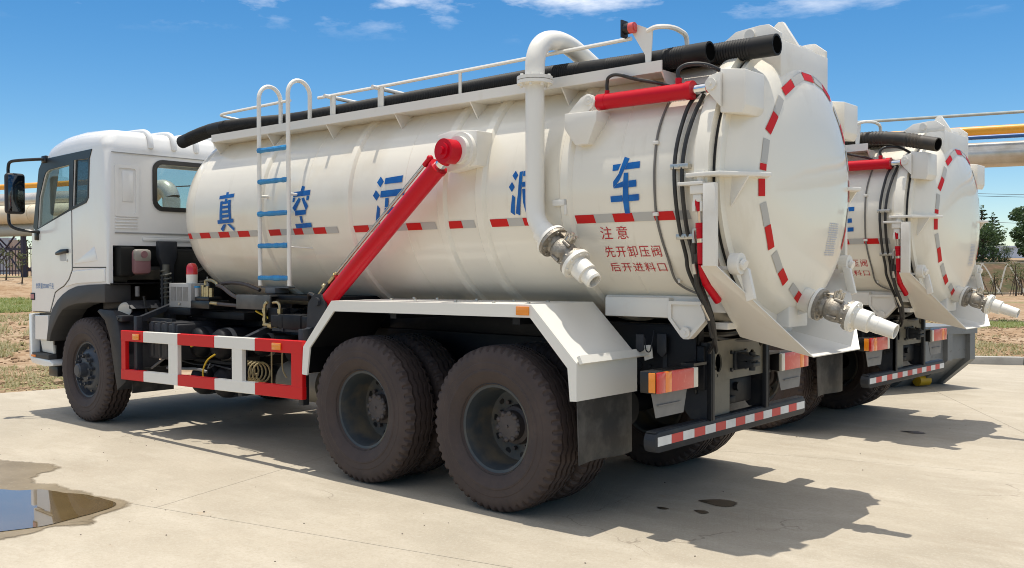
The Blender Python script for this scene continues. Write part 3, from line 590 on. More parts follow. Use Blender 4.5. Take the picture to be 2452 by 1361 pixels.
# base saddle with pentagon hinge plates
for s_ in (-1, 1):
    y = .585*s_
    P(B().box(.453, .94, y-.03, y+.03, 1.262, 1.388, .006), "saddle_block", 'cream')
    pent = [(.94, 1.368), (1.175, 1.369), (1.205, 1.257), (1.105, 1.150), (1.085, 1.135), (1.05, 1.135), (1.03, 1.150), (.94, 1.257)]
    inn = [(.962, 1.348), (1.155, 1.349), (1.178, 1.265), (1.095, 1.170), (1.04, 1.170), (.962, 1.262)]
    hp = P(B().prism(pent, XZ, y-.025, y+.025).plate(pent, [inn], XZ, y-.04 if s_ < 0 else y+.026, y-.026 if s_ < 0 else y+.04), "hinge_plate", 'cream')
    P(B().cyl((1.066, y+.03*s_, 1.177), (1.066, y+.05*s_, 1.177), .033, n=20).cyl((1.066, y+.05*s_, 1.177), (1.066, y+.056*s_, 1.177), .012, n=6), "hinge_pin", 'cream', hp)
P(B().box(.42, 1.30, -.56, .56, 1.30, 1.40, .01), "tank_seat", 'cream')
# manhole and fittings on top
P(B().lathe([(0, .20), (.10, .20), (.10, .235), (.125, .235), (.14, .20), (.15, .06), (.19, .05)], (-1.05, .05, ZC+RT-.04), (0, 0, 1), 24), "manhole_cover", 'white')
P(B().box(-2.62, -2.5, -.36, -.26, 2.88, 3.0, .01), "top_valve", 'white')
P(B().lathe([(0, .06), (.05, .07), (.12, .06), (.14, .02)], (-1.75, .1, 2.965), (0, 0, 1), 12), "valve_cap", mat("teal_wrap", (.03, .32, .38), .5))

# --- rear door
RD, DX, DA, DN = .815, 1.42, .22, 2.7
def dish_x(r): return DX+DA*max(1-(r/RD)**DN, 0)**(1/DN)
prof = [(1.405, .80), (1.405, .872), (1.412, .878), (1.435, .878), (1.441, .83)]
for i in range(1, 15):
    r = (RD-.004)*(1-(i/15)**1.9) if i < 14 else 0.
    if r < .81: prof.append((dish_x(r), r))
door = P(B().lathe(prof, (0, 0, ZC), (1, 0, 0), 96), "rear_door", 'tank', angle=24)
P(B().lathe([(0, .85), (0, .868), (.02, .868), (.02, .85)], (1.385, 0, ZC), (1, 0, 0), 96, False, False), "door_seal", 'black')
def dpt(a, r, e=.003): return (dish_x(r)+e, -math.sin(R(a))*r, ZC+math.cos(R(a))*r)
def dpatch(a0, r0, a1, r1, hw=.026, n=4):
    """A strip of tape from (angle, radius) to (angle, radius), laid on the dished door."""
    b = B(); A, C = Vector((-math.sin(R(a0))*r0, math.cos(R(a0))*r0)), Vector((-math.sin(R(a1))*r1, math.cos(R(a1))*r1)); nn = (C-A).normalized(); nn = Vector((-nn.y, nn.x))*hw
    def pt(q): r = q.length; return (dish_x(min(r, RD*.999))+.0035, q.x, ZC+q.y)
    G_ = [[pt(A.lerp(C, k/n)+nn*m) for m in (-1, -.33, .33, 1)] for k in range(n+1)]
    for k in range(n):
        for m in range(3): b.quad(G_[k][m], G_[k][m+1], G_[k+1][m+1], G_[k+1][m])
    bmesh.ops.remove_doubles(b.bm, verts=b.bm.verts[:], dist=1e-5); bmesh.ops.recalc_face_normals(b.bm, faces=b.bm.faces[:])
    if sum(fc.normal.x for fc in b.bm.faces) < 0: bmesh.ops.reverse_faces(b.bm, faces=b.bm.faces[:])
    return b
TAPE = [(7, .677, -5.7, .677, 0), (35.1, .65, 22.1, .651, 0), (21.6, .652, 7.6, .678, 1), (65.1, .642, 51.9, .623, 0), (51.6, .623, 39.7, .64, 1), (86.3, .645, 82.8, .644, 0), (82.4, .641, 69.3, .641, 1), (90.7, .654, 99.5, .659, 0), (103, .654, 115.2, .648, 1), (115.5, .646, 128.3, .664, 0), (131.8, .655, 143.6, .671, 1), (144, .67, 153.4, .69, 0), (159.5, .681, 168.2, .701, 1), (168.4, .704, 179, .745, 0), (-7.1, .682, -18.9, .69, 1), (-19.1, .69, -31, .681, 0), (-36, .66, -48, .65, 1), (-48.3, .65, -61, .65, 0), (-66, .65, -78, .65, 1), (-84, .65, -97, .65, 0), (-101, .65, -113, .65, 1), (-113.3, .65, -127, .66, 0)]
for a0, r0_, a1, r1_, k in TAPE: P(dpatch(a0, r0_, a1, r1_), "reflective_patch", 'tape_grey' if k else 'tape_red', door, 60, "grey reflective patch" if k else "red reflective patch")
# worn paper label low on the right of the door
b = B(); rg = random.Random(5)
for k in range(15):
    y0 = .20-.004*k; z = 1.865-.0145*k; y = y0+rg.uniform(0, .02)
    while y < .37-.004*k:
        w = rg.uniform(.006, .022); q = [(y, z), (y+w, z), (y+w, z-.008), (y, z-.008)]
        b.quad(*[(dish_x(min(math.hypot(u, v-ZC), RD*.99))+.003, u, v) for u, v in q]); y += w+rg.uniform(.003, .012)
P(b, "worn_label", mat("worn_label_print", (.46, .48, .54), .6), door, 60).__setitem__("kind", "stuff")
# hinge box over the door
hb = P(B().box(1.14, 1.56, -.352, .352, 2.64, 2.957, .006), "hinge_box", 'cream')
for y in (-.34, .34):
    P(B().prism([(1.12, 2.955), (1.19, 3.0), (1.262, 3.045), (1.42, 3.06), (1.48, 3.058), (1.555, 2.998), (1.555, 2.955)], XZ, y-.014, y+.014, .003), "hinge_cheek", 'cream', hb)
    P(B().cyl((1.36, y-.028, 3.01), (1.36, y+.028, 3.01), .033, n=20), "hinge_pin", 'cream', hb)
    P(B().box(.70, 1.19, y-.02, y+.02, 2.90, 2.985, .004), "hinge_arm", 'cream', hb)
P(B().prism([(1.28, 2.955), (1.36, 3.13), (1.385, 3.15), (1.415, 3.148), (1.53, 2.96)], XZ, -.02, .02, .003), "lifting_lug", 'cream', hb)
P(B().box(1.30, 1.50, .06, .30, 2.955, 3.0, .005).box(1.28, 1.5, -.28, -.06, 2.956, 2.985, .005), "hinge_plate", 'cream', hb)
# bracket boxes and door cylinders, left and right
for s_ in (-1, 1):
    q = lambda y: y*s_ if s_ > 0 else -y
    Y = lambda a, b_: (min(a*s_, b_*s_), max(a*s_, b_*s_))
    y0, y1 = Y(.60, .835)
    P(B().prism([(1.415, 2.725), (1.575, 2.70), (1.575, 2.50), (1.555, 2.455), (1.415, 2.47)], XZ, y0, y1, .006), "door_bracket", 'cream')
    y0, y1 = Y(.838, .862)
    P(B().prism([(1.43, 2.70), (1.36, 2.685), (1.335, 2.655), (1.335, 2.61), (1.36, 2.58), (1.43, 2.50)], XZ, y0, y1, .004).cyl((1.372, .875*s_, 2.635), (1.372, .845*s_, 2.635), .034, n=20).cyl((1.372, .885*s_, 2.635), (1.372, .845*s_, 2.635), .010, n=6), "clevis_plate", 'cream')
    y0, y1 = Y(.66, .90)
    P(B().prism([(.335, 2.575), (.60, 2.56), (.56, 2.44), (.505, 2.39), (.335, 2.47)] if 0 else [(.335, 2.57), (.59, 2.565), (.585, 2.50), (.52, 2.36), (.42, 2.36), (.335, 2.47)], XZ, y0, y1, .006), "cylinder_bracket", 'cream')
    y0, y1 = Y(.835, .865)
    P(B().prism([(.335, 2.575), (.44, 2.665), (.49, 2.685), (.53, 2.67), (.545, 2.635), (.53, 2.60), (.50, 2.572)], XZ, y0, y1, .004).cyl((.503, .872*s_, 2.64), (.503, .845*s_, 2.64), .03, n=20).cyl((.503, .88*s_, 2.64), (.503, .845*s_, 2.64), .01, n=6), "clevis_plate", 'cream')
    yc = .80*s_
    dc = P(B().cyl((.535, yc, 2.632), (.60, yc, 2.632), .051, n=24).cyl((.60, yc, 2.632), (1.19, yc, 2.628), .049, n=24).cyl((1.18, yc, 2.628), (1.222, yc, 2.628), .056, n=24).cyl((1.12, yc, 2.66), (1.12, yc, 2.71), .02, n=10).cyl((.60, yc, 2.66), (.60, yc, 2.70), .016, n=10), "door_cylinder", 'red')
    P(B().cyl((1.222, yc, 2.628), (1.315, yc, 2.630), .029, n=18), "piston_rod", 'chrome', dc)
    P(B().cyl((1.315, yc, 2.630), (1.385, yc, 2.633), .031, n=18), "rod_eye", 'red', dc)
    P(B().tube(smooth([(.60, yc, 2.70), (.60, yc, 2.745), (.62, yc+.01*s_, 2.78), (.68, yc, 2.79), (.80, yc-.02*s_, 2.75), (.98, yc-.05*s_, 2.70), (1.05, yc-.12*s_, 2.66)]), .011, 8), "cylinder_hose", 'cable', dc)
    P(B().tube(smooth([(1.12, yc, 2.71), (1.12, yc, 2.76), (1.17, yc-.03*s_, 2.79), (1.27, yc-.08*s_, 2.78), (1.36, yc-.14*s_, 2.72), (1.37, yc-.20*s_, 2.66)]), .013, 8), "cylinder_hose", 'cable', dc)
    # locking plates at the side of the door
    y0, y1 = Y(.66, .965)
    P(B().prism([(1.25, .80), (1.27, .955), (1.47, .965), (1.60, .76), (1.585, .66), (1.25, .66)] if 0 else [(1.25, .82), (1.26, .96), (1.48, .965), (1.66, .68), (1.60, .60), (1.40, .60), (1.25, .70)], lambda u, v, w: (u, v*s_, w), 2.098, 2.122, .004).prism([(1.46, 2.098), (1.58, 2.098), (1.47, 1.93)], XZ, .80*s_-.008, .80*s_+.008), "lock_plate", 'cream')
    P(B().prism([(1.205, .86), (1.21, .965), (1.375, .965), (1.375, .80), (1.21, .80)], lambda u, v, w: (u, v*s_, w), 2.052, 2.072, .003).box(1.285, 1.372, *Y(.88, .955), 2.0, 2.052, .006).cyl((1.34, .92*s_, 2.072), (1.34, .92*s_, 2.135), .026, n=14), "lock_bracket", 'cream')
    P(B().box(1.375, 1.455, *Y(.925, .965), 1.585, 2.06, .004).box(1.378, 1.40, *Y(.86, .925), 1.60, 2.05), "guide_post", 'cream')
    lc = P(B().cyl((1.333, .915*s_, 1.835), (1.333, .915*s_, 1.805), .0275, n=18).cyl((1.333, .915*s_, 1.805), (1.338, .905*s_, 1.60), .0235, n=18).tube(smooth([(1.338, .905*s_, 1.60), (1.325, .87*s_, 1.545), (1.315, .82*s_, 1.49)]), .022, 14).cyl((1.315, .82*s_, 1.49), (1.33, .70*s_, 1.38), .024, n=16).tube(smooth([(1.322, .925*s_, 1.985), (1.320, .93*s_, 1.96), (1.328, .925*s_, 1.925), (1.332, .92*s_, 1.905)]), .016, 10).sphere((1.33, .92*s_, 1.985), .024), "lock_cylinder", 'red')
    P(B().cyl((1.332, .92*s_, 1.91), (1.333, .915*s_, 1.835), .0125, n=12).cyl((1.335, .912*s_, 1.745), (1.336, .911*s_, 1.722), .0248, n=18), "lock_rod", 'chrome', lc)
    P(B().box(1.30, 1.358, *Y(.90, .945), 1.955, 2.0, .006).box(1.296, 1.315, *Y(.90, .945), 1.90, 1.96, .004).box(1.345, 1.362, *Y(.90, .945), 1.90, 1.96, .004), "lock_clevis", 'cream', lc)
    # clamp on the door rim
    P(B().cyl((1.475, .80*s_, 1.60), (1.535, .80*s_, 1.60), .062, n=20).cyl((1.535, .80*s_, 1.60), (1.56, .80*s_, 1.59), .03, n=12).box(1.40, 1.50, *Y(.80, .84), 1.565, 1.585, .003).prism([(1.50, 1.59), (1.56, 1.57), (1.60, 1.40), (1.55, 1.38)], XZ, *Y(.74, .77), .003), "rim_clamp", 'cream', door)
# hydraulic hoses down the side of the tank
def onr(pts, r): return [(x, -math.sqrt(max(r*r-(z-ZC)**2, .01)), z) for x, z in pts]
P(B().tube(smooth(onr([(1.23, 2.62), (1.193, 2.55), (1.178, 2.45), (1.163, 2.3), (1.158, 2.15), (1.163, 1.98), (1.166, 1.8), (1.168, 1.65)], .912)+[(1.17, -.77, 1.56), (1.20, -.70, 1.42), (1.22, -.62, 1.30), (1.24, -.58, 1.15), (1.16, -.5, 1.05)]), .0125, 8), "hydraulic_hose", 'cable')
P(B().tube(smooth(onr([(1.27, 2.60), (1.245, 2.48), (1.222, 2.33), (1.211, 2.17), (1.212, 2.0), (1.215, 1.8), (1.218, 1.66)], .912)+[(1.22, -.78, 1.57), (1.25, -.72, 1.42), (1.27, -.66, 1.28), (1.26, -.60, 1.12), (1.20, -.48, 1.06)]), .0125, 8), "hydraulic_hose", 'cable')
P(B().tube(smooth([(1.275, -.885, 1.74), (1.262, -.86, 1.66), (1.255, -.83, 1.56), (1.265, -.79, 1.44), (1.285, -.74, 1.32), (1.285, -.68, 1.16)]), .017, 8), "hydraulic_hose", 'cable')
P(B().tube(smooth([(1.30, -.90, 1.66), (1.285, -.88, 1.58), (1.275, -.85, 1.48), (1.295, -.80, 1.38), (1.31, -.74, 1.27), (1.29, -.66, 1.14)]), .015, 8), "hydraulic_hose", 'cable')
P(B().cyl((1.285, -.905, 1.80), (1.285, -.905, 1.72), .010, n=10).cyl((1.285, -.905, 1.80), (1.32, -.915, 1.80), .010, n=10), "hose_fitting", 'zinc')
for a_, b_, r__ in (((1.29, -.92, 1.60), (1.295, -.91, 1.54), .012), ((1.275, -.78, 1.36), (1.30, -.74, 1.27), .018)): P(B().cyl(a_, b_, r__, n=12), "hose_fitting", 'zinc')
for z in (2.17, 1.76):
    p = cylpt(1.19, z, .03); P(B().box(1.135, 1.255, p[1]-.014, p[1]+.03, z-.016, z+.016, .003).cyl((1.19, p[1]-.02, z), (1.19, p[1], z), .008, n=6), "hose_clip", 'zinc')
P(B().tube(smooth(onr([(1.017, 2.59), (1.005, 2.47), (1.0, 2.35), (1.003, 2.2), (1.005, 2.08), (1.004, 1.9), (1.012, 1.76), (1.02, 1.63)], .887)+[(1.022, -.68, 1.51), (1.05, -.63, 1.46), (1.115, -.60, 1.425), (1.17, -.62, 1.42)]), .0075, 8), "lamp_cable", 'cable_grey')
for x, z in ((1.0, 2.33), (1.004, 1.90), (1.03, 1.495)):
    p = cylpt(x, z, .008); P(B().box(x-.018, x+.018, p[1]-.012, p[1]+.012, z-.011, z+.011, .003), "cable_clip", 'cream')
# chute under the door
L1, L2, L3, L4 = (1.355, -.945, 1.585), (1.455, -.945, 1.585), (1.775, -.362, 1.045), (1.30, -.362, 1.145)
def slab4(p, t):
    p = [Vector(q) for q in p]; n = (p[1]-p[0]).cross(p[2]-p[0]).normalized()*t
    return B().rings([[q for q in p], [q+n for q in p]])
ch = P(slab4((L1, L2, L3, L4), .006), "chute_wall", 'cream', angle=20)
ml = lambda q: (q[0], -q[1], q[2])
P(slab4([ml(q) for q in (L4, L3, L2, L1)], .006), "chute_wall", 'cream', angle=20)
P(slab4((L4, L3, ml(L3), ml(L4)), .006), "chute_floor", 'cream', angle=20)
P(slab4(((1.30, -.362, 1.15), (1.30, .362, 1.15), (1.32, .80, 1.52), (1.32, -.80, 1.52)), .006), "chute_back", 'cream', angle=20)
P(B().box(1.20, 1.32, -.56, .56, 1.20, 1.24, .004), "chute_beam", 'cream')
# outlet at the foot of the door: neck, valve, nozzle
def fitting(p0, p1, nm_parent, rs, s=1.):
    """A flanged ball valve and hose tail along p0->p1; rs scales it."""
    p0, p1 = Vector(p0), Vector(p1); ax = (p1-p0); L = ax.length; ax.normalize(); k = rs
    neck = P(B().lathe([(-.10*k, .085*k), (0, .085*k), (0, .125*k), (.022*k, .125*k)], p0, ax, 28), "outlet_neck", 'white')
    v = B().lathe([(.024*k, .122*k), (.05*k, .122*k), (.052*k, .075*k), (.085*k, .070*k), (.11*k, .088*k), (.15*k, .092*k), (.19*k, .088*k), (.215*k, .068*k), (.25*k, .066*k), (.262*k, .115*k), (.285*k, .115*k)], p0, ax, 28)
    up = (Vector((0, 0, 1))-ax*ax.z).normalized(); sd = ax.cross(up)
    for i in range(8):
        a = 2*math.pi*(i+.5)/8; d = up*math.cos(a)+sd*math.sin(a)
        v.cyl(p0+ax*.05*k+d*.098*k, p0+ax*.064*k+d*.098*k, .013*k, n=6).cyl(p0+ax*.245*k+d*.094*k, p0+ax*.262*k+d*.094*k, .011*k, n=6)
    for i in range(4):
        a = 2*math.pi*i/4+.5; d = up*math.cos(a)+sd*math.sin(a); v.cyl(p0+ax*.14*k+d*.094*k, p0+ax*.21*k+d*.094*k, .012*k, n=8)
    val = P(v, "ball_valve", 'valve')
    st = p0+ax*.15*k; hb_ = B().cyl(st+up*.08*k, st+up*.125*k, .036*k, n=14).cyl(st+up*.125*k, st+up*.16*k, .013*k, n=8)
    for i in range(4):
        a = 2*math.pi*i/4+.7; d = ax*math.cos(a)+sd*math.sin(a); hb_.cyl(st+up*.095*k+d*.034*k, st+up*.145*k+d*.034*k, .0105*k, n=8)
    P(hb_, "valve_stem", 'zinc', val)
    pl = B(); o_ = p0+ax*.075*k; fn = lambda u, w, t: o_+ax*u*k+sd*w*k+up*(t+.10*k)
    pl.prism([(-.01, -.10), (.05, -.10), (.05, .02), (-.01, .02)], fn, 0, .004); P(pl, "valve_stop", mat("tan_stop_plate", (.52, .44, .33), .5), val)
    e = L/k
    nz_ = B().lathe([(.287*k, .118*k), (.315*k, .118*k), (.317*k, .075*k), (.33*k, .068*k), (.345*k, .072*k), (.345*k, .080*k), (.43*k, .080*k), (.432*k, .062*k), (.47*k, .060*k), (.472*k, .062*k), (.50*k, .062*k), (.502*k, .060*k), (L-.002, .056*k), (L, .054*k), (L, .046*k), (L-.10*k, .046*k)], p0, ax, 28, True, True)
    for i in range(8):
        a = 2*math.pi*(i+.5)/8; d = up*math.cos(a)+sd*math.sin(a); nz_.cyl(p0+ax*.315*k+d*.098*k, p0+ax*.326*k+d*.098*k, .010*k, n=6)
    P(nz_, "hose_tail", 'white')
    b_ = B().cyl(p0+ax*(L-.095*k), p0+ax*(L-.094*k), .045*k, n=20); P(b_, "tail_bore", 'black')
fitting((1.635, 0, 1.352), (2.127, 0, 1.193), door, .83)
P(B().cyl((1.50, 0, 1.395), (1.62, 0, 1.357), .078, n=24), "outlet_stub", 'tank')
P(B().prism([(1.40, 1.24), (1.60, 1.30), (1.62, 1.36), (1.42, 1.46)], XZ, -.012, .012).box(1.38, 1.52, -.14, .14, 1.20, 1.34, .01), "door_latch", 'cream', door)

# --- catwalk, rails and ladder
cw = P(B().box(-4.0, .98, -.758, -.50, 2.778, 2.788).box(-4.0, .98, -.764, -.756, 2.776, 2.846), "catwalk", 'cream')
P(B().box(-4.0, .98, .50, .742, 2.778, 2.788).box(-4.0, .98, .740, .748, 2.776, 2.846), "catwalk", 'cream')
for x in (-3.99, -3.12, -2.285, -1.44, -.635, .2, .975):
    g = [(-.756, 2.778), (-.555, 2.778), (-.672, 2.664)]
    P(B().prism(g, YZ, x-.005, x+.005), "catwalk_gusset", 'cream', cw)
rl = B(); r0 = .0135; yr = -.735
rl.tube([(-2.41, yr, 3.015), (-1.5, yr, 3.012), (.74, yr, 3.018)], r0, 8)
rl.tube(smooth([(-2.80, yr, 3.04), (-3.7, yr, 3.035), (-3.86, yr, 3.03), (-3.91, yr+.03, 3.025), (-3.90, yr+.10, 3.015), (-3.75, yr+.22, 2.97), (-3.6, yr+.30, 2.88)]), r0, 8)
rl.tube(smooth([(.86, yr, 3.045), (.92, yr, 3.06), (.985, yr+.05, 3.06), (.995, yr+.16, 3.055), (.995, yr+.24, 3.02), (.99, yr+.25, 2.86)]), .016, 8)
P(rl, "handrail", 'white')
P(B().tube(smooth([(-3.2, .20, 2.93), (-3.2, .2, 3.03), (-3.1, .2, 3.06), (-2.0, .2, 3.055), (-1.5, .2, 3.05), (-1.35, .22, 3.03), (-1.32, .25, 2.93)]), .014, 8), "inner_rail", 'white')
P(B().tube([(-3.5, .735, 3.03), (.7, .735, 3.03)], r0, 8).tube([(-3.5, .735, 2.79), (-3.5, .735, 3.03)], r0, 8).tube([(.7, .735, 2.79), (.7, .735, 3.03)], r0, 8).tube([(-1.4, .735, 2.79), (-1.4, .735, 3.03)], r0, 8), "handrail", 'white')
for x, w in ((-2.205, .022), (-1.607, .022), (-.75, .013)):
    po = P(B().box(x-w, x+w, -.742, -.730, 2.84, 3.01, .002), "rail_post", 'white')
    if w > .02:
        P(B().box(x-.055, x-.02, -.732, -.722, 2.84, 3.0, .002), "rail_post", 'white')
        P(B().cyl((x-.04, -.80, 3.005), (x-.04, -.30, 2.985), .017, n=12), "hose_bar", 'white')
P(B().prism([(.705, 3.12), (.74, 3.118), (.90, 3.045), (.885, 2.83), (.85, 2.83), (.845, 2.90)], XZ, -.742, -.734), "rail_end_plate", 'white')
ml_ = P(B().box(.70, .712, -.80, -.73, 3.02, 3.13, .003), "marker_lamp", 'dark_grey')
P(B().cyl((.71, -.765, 3.075), (.75, -.765, 3.075), .034, n=16), "lamp_body", 'black', ml_)
P(B().cyl((.75, -.765, 3.075), (.785, -.765, 3.075), .034, n=16).cyl((.785, -.765, 3.075), (.79, -.765, 3.075), .018, n=16), "lamp_lens", 'lens_soft', ml_)
ld = empty("ladder", (0, 0, 0), 0, truck)
for x in (-2.94, -2.525):
    pts = [(x, -.955, 1.43), (x, -.96, 2.6), (x, -.96, 3.04)]+[(x, -.847-.113*math.cos(R(a)), 3.04+.113*math.sin(R(a))*1.05) for a in range(15, 166, 15)]+[(x, -.735, 3.04), (x, -.735, 2.84)]
    P(B().tube(pts, .0185, 10), "ladder_rail", 'white', ld)
for i, z in enumerate((2.592, 2.322, 2.046, 1.772, 1.497)):
    rgn = random.Random(i); m = 12
    P(B().tube([(-2.94+.415*k/m, -.96, z) for k in range(m+1)], [.021+rgn.uniform(-.0025, .0035)+(.004 if k in (0, m) else 0) for k in range(m+1)], 8), "ladder_rung", 'wrap', ld, 25)
for a_, b_, r__ in (((-2.525, -.955, 1.76), (-2.4, -.80, 1.745), .006), ((-2.94, -.96, 2.2), (-2.94, -.87, 2.2), .012), ((-2.525, -.96, 2.2), (-2.525, -.87, 2.2), .012)): P(B().cyl(a_, b_, r__, n=6), "ladder_stay", 'white', ld)

# --- suction pipe
pp = [(.135, -.955, 2.80)]
rp = .0625
up_ = [(.135, y_, z_) for y_, z_ in ((-.955, 2.78), (-.955, 2.87), (-.946, 2.95), (-.912, 3.02), (-.85, 3.07), (-.76, 3.096), (-.66, 3.10), (-.55, 3.08), (-.42, 3.035), (-.22, 2.96), (.02, 2.87))]
sp = P(B().tube(smooth(up_, 5), rp*1.04, 20), "suction_pipe", 'white')
P(B().tube(smooth([(.135, -.955, 2.80), (.135, -.955, 2.4), (.135, -.955, 2.08), (.137, -.957, 1.99), (.155, -.965, 1.90), (.215, -.972, 1.82), (.285, -.98, 1.762)], 5), rp, 20), "drop_pipe", 'white', sp)
fl = B().cyl((.135, -.955, 2.775), (.135, -.955, 2.797), .118, n=28).cyl((.135, -.955, 2.801), (.135, -.955, 2.823), .118, n=28)
for i in range(8):
    a = 2*math.pi*(i+.5)/8; fl.cyl((.135+.096*math.cos(a), -.955+.096*math.sin(a), 2.757), (.135+.096*math.cos(a), -.955+.096*math.sin(a), 2.838), .011, n=6)
P(fl, "pipe_flange", 'white', sp)
P(B().box(.235, .35, -.90, -.82, 1.98, 2.02, .004).box(.33, .35, -.90, -.82, 1.92, 2.02, .004), "pipe_bracket", 'cream', sp)
fitting((.285, -.98, 1.762), (.648, -1.0, 1.492), sp, .88)

# --- main lifting cylinder
A0, A1, A2 = Vector((-1.955, -1.03, 1.295)), Vector((-.632, -1.075, 2.285)), Vector((-.532, -1.08, 2.382))
mt = P(B().prism([(-.755, 2.525), (-.62, 2.545), (-.375, 2.525), (-.375, 2.285), (-.655, 2.255)], XZ, -.965, -.80, .006).cyl((-.50, -.965, 2.395), (-.50, -1.0, 2.395), .125, n=32).cyl((-.50, -1.0, 2.395), (-.50, -1.035, 2.395), .095, n=32), "cylinder_mount", 'cream')
ax = (A1-A0).normalized()
lc = P(B().tube([A0, A0+ax*.03, A1-ax*.03, A1-ax*.028, A1], [.060, .064, .064, .069, .069], 28), "lift_cylinder", 'red')
P(B().cyl(A1, A1+ax*.09, .043, n=20), "piston_rod", 'chrome', lc)
P(B().cyl((-.532, -1.02, 2.382), (-.532, -1.135, 2.382), .085, n=28).cyl((-.532, -1.135, 2.382), (-.532, -1.15, 2.382), .055, n=24).cyl((-.532, -1.15, 2.382), (-.532, -1.17, 2.382), .028, n=16).cyl(A1+ax*.05, A2, .05, n=18), "rod_eye", 'red', lc)
P(B().cyl((-1.955, -.98, 1.295), (-1.955, -1.08, 1.295), .07, n=24), "base_eye", 'red', lc)
side = ax.cross(Vector((0, 1, 0))).normalized()
if side.z < 0: side = -side
q0, q1 = A0+ax*.27+side*.088+Vector((0, -.02, 0)), A1-ax*.07+side*.088+Vector((0, -.02, 0))
P(B().cyl(q0, q1, .0085, n=10).cyl(q0+side*.018, q1+side*.018-ax*.02, .004, n=6), "feed_tube", 'zinc', lc)
P(B().cyl(q1-ax*.02, q1+ax*.05, .02, n=12).cyl(A1-ax*.05, A1-ax*.05+side*.11, .02, n=12).sphere(q1+ax*.05, .026, (1, 1, 1), 12, 8).cyl(q0, q0-side*.09, .016, n=10), "feed_port", 'red', lc)
q2 = q0-ax*.10
P(B().cyl(q0+ax*.02, q2, .017, n=10).cyl(q0+ax*.0, q0-ax*.02, .023, n=8).cyl(A0+ax*.10+side*.065, A0+ax*.10+side*.13-ax*.03, .018, n=10).cyl(A0+ax*.10+side*.11, A0+side*.10-ax*.02, .017, n=10), "hose_fitting", 'brass', lc)
P(B().tube(smooth([q2, q2-ax*.16-Vector((0, 0, .02)), (-2.22, -.98, 1.37), (-2.30, -.90, 1.29), (-2.28, -.8, 1.25)]), .016, 8).tube(smooth([A0+side*.10-ax*.02, (-2.06, -1.0, 1.345), (-2.15, -.96, 1.31), (-2.28, -.88, 1.275), (-2.34, -.75, 1.25)]), .016, 8), "hydraulic_hose", 'cable', lc)
# cradle the cylinder stands on
P(B().prism([(-2.10, 1.10), (-2.08, 1.30), (-2.0, 1.375), (-1.92, 1.375), (-1.86, 1.30), (-1.86, 1.10)], XZ, -.985, -.955).prism([(-2.10, 1.10), (-2.08, 1.30), (-2.0, 1.375), (-1.92, 1.375), (-1.86, 1.30), (-1.86, 1.10)], XZ, -1.105, -1.085).cyl((-1.955, -1.12, 1.315), (-1.955, -.95, 1.315), .022, n=12).cyl((-1.955, -1.128, 1.315), (-1.955, -1.105, 1.315), .035, n=14), "cylinder_cradle", 'dark_grey')
P(B().box(-2.62, -1.86, -1.08, -.40, 1.09, 1.19, .01).box(-2.5, -2.2, -1.09, -.95, 1.08, 1.20, .008), "cradle_beam", 'chassis')
P(B().box(-3.36, -2.0, -.84, .84, 1.305, 1.345, .004).box(-3.36, -2.9, -.84, -.82, 1.222, 1.305), "cross_beam", 'chassis')
P(B().box(-3.36, -2.85, -.925, -.905, 1.218, 1.343, .004).box(-3.36, -2.85, -.91, -.84, 1.333, 1.345), "beam_plate", 'steel_plate')

# --- chassis
ch = P(B().box(-6.5, 1.09, -.44, -.36, .80, 1.08, .006).box(-6.5, 1.09, .36, .44, .80, 1.08, .006).box(-4.3, 1.05, -.43, -.37, 1.083, 1.21, .004).box(-4.3, 1.05, .37, .43, 1.083, 1.21, .004), "chassis_rail", 'chassis')
xm = B()
for x in (-6.2, -4.6, -3.4, -2.3, -.65, .55): xm.box(x-.05, x+.05, -.36, .36, .84, 1.04, .005)
P(xm, "cross_member", 'chassis')
P(B().box(-6.5, -4.75, -.34, .34, .62, 1.45, .03).box(-4.75, -4.0, -.24, .24, .6, 1.0, .05), "engine_block", 'chassis')
P(B().cyl((-4.0, 0, .78), (-1.3, 0, .62), .06, n=14), "drive_shaft", 'chassis')
for x in (0, -1.3):
    P(B().lathe([(-.95, .07), (-.26, .085), (-.15, .19), (0, .23), (.15, .19), (.26, .085), (.95, .07)], (x, 0, .54), (0, 1, 0), 20).cyl((x-.22, 0, .54), (x+.24, 0, .56), .17, .12, 18), "rear_axle", 'chassis')
P(B().cyl((-5.65, -.95, .52), (-5.65, .95, .52), .06, n=12), "front_axle", 'chassis')
for y in (-.52, .52):
    sp_ = B()
    for k in range(6): sp_.box(-.65-1.05+k*.12, -.65+1.05-k*.12, y-.045, y+.045, .80-k*.027, .822-k*.027, .003)
    sp_.box(-.78, -.52, y-.07, y+.07, .60, .86, .02); P(sp_, "leaf_spring", 'chassis')
    sp_ = B()
    for k in range(4): sp_.box(-5.65-.75+k*.15, -5.65+.75-k*.15, y-.04, y+.04, .68-k*.02, .698-k*.02, .003)
    P(sp_, "leaf_spring", 'chassis')
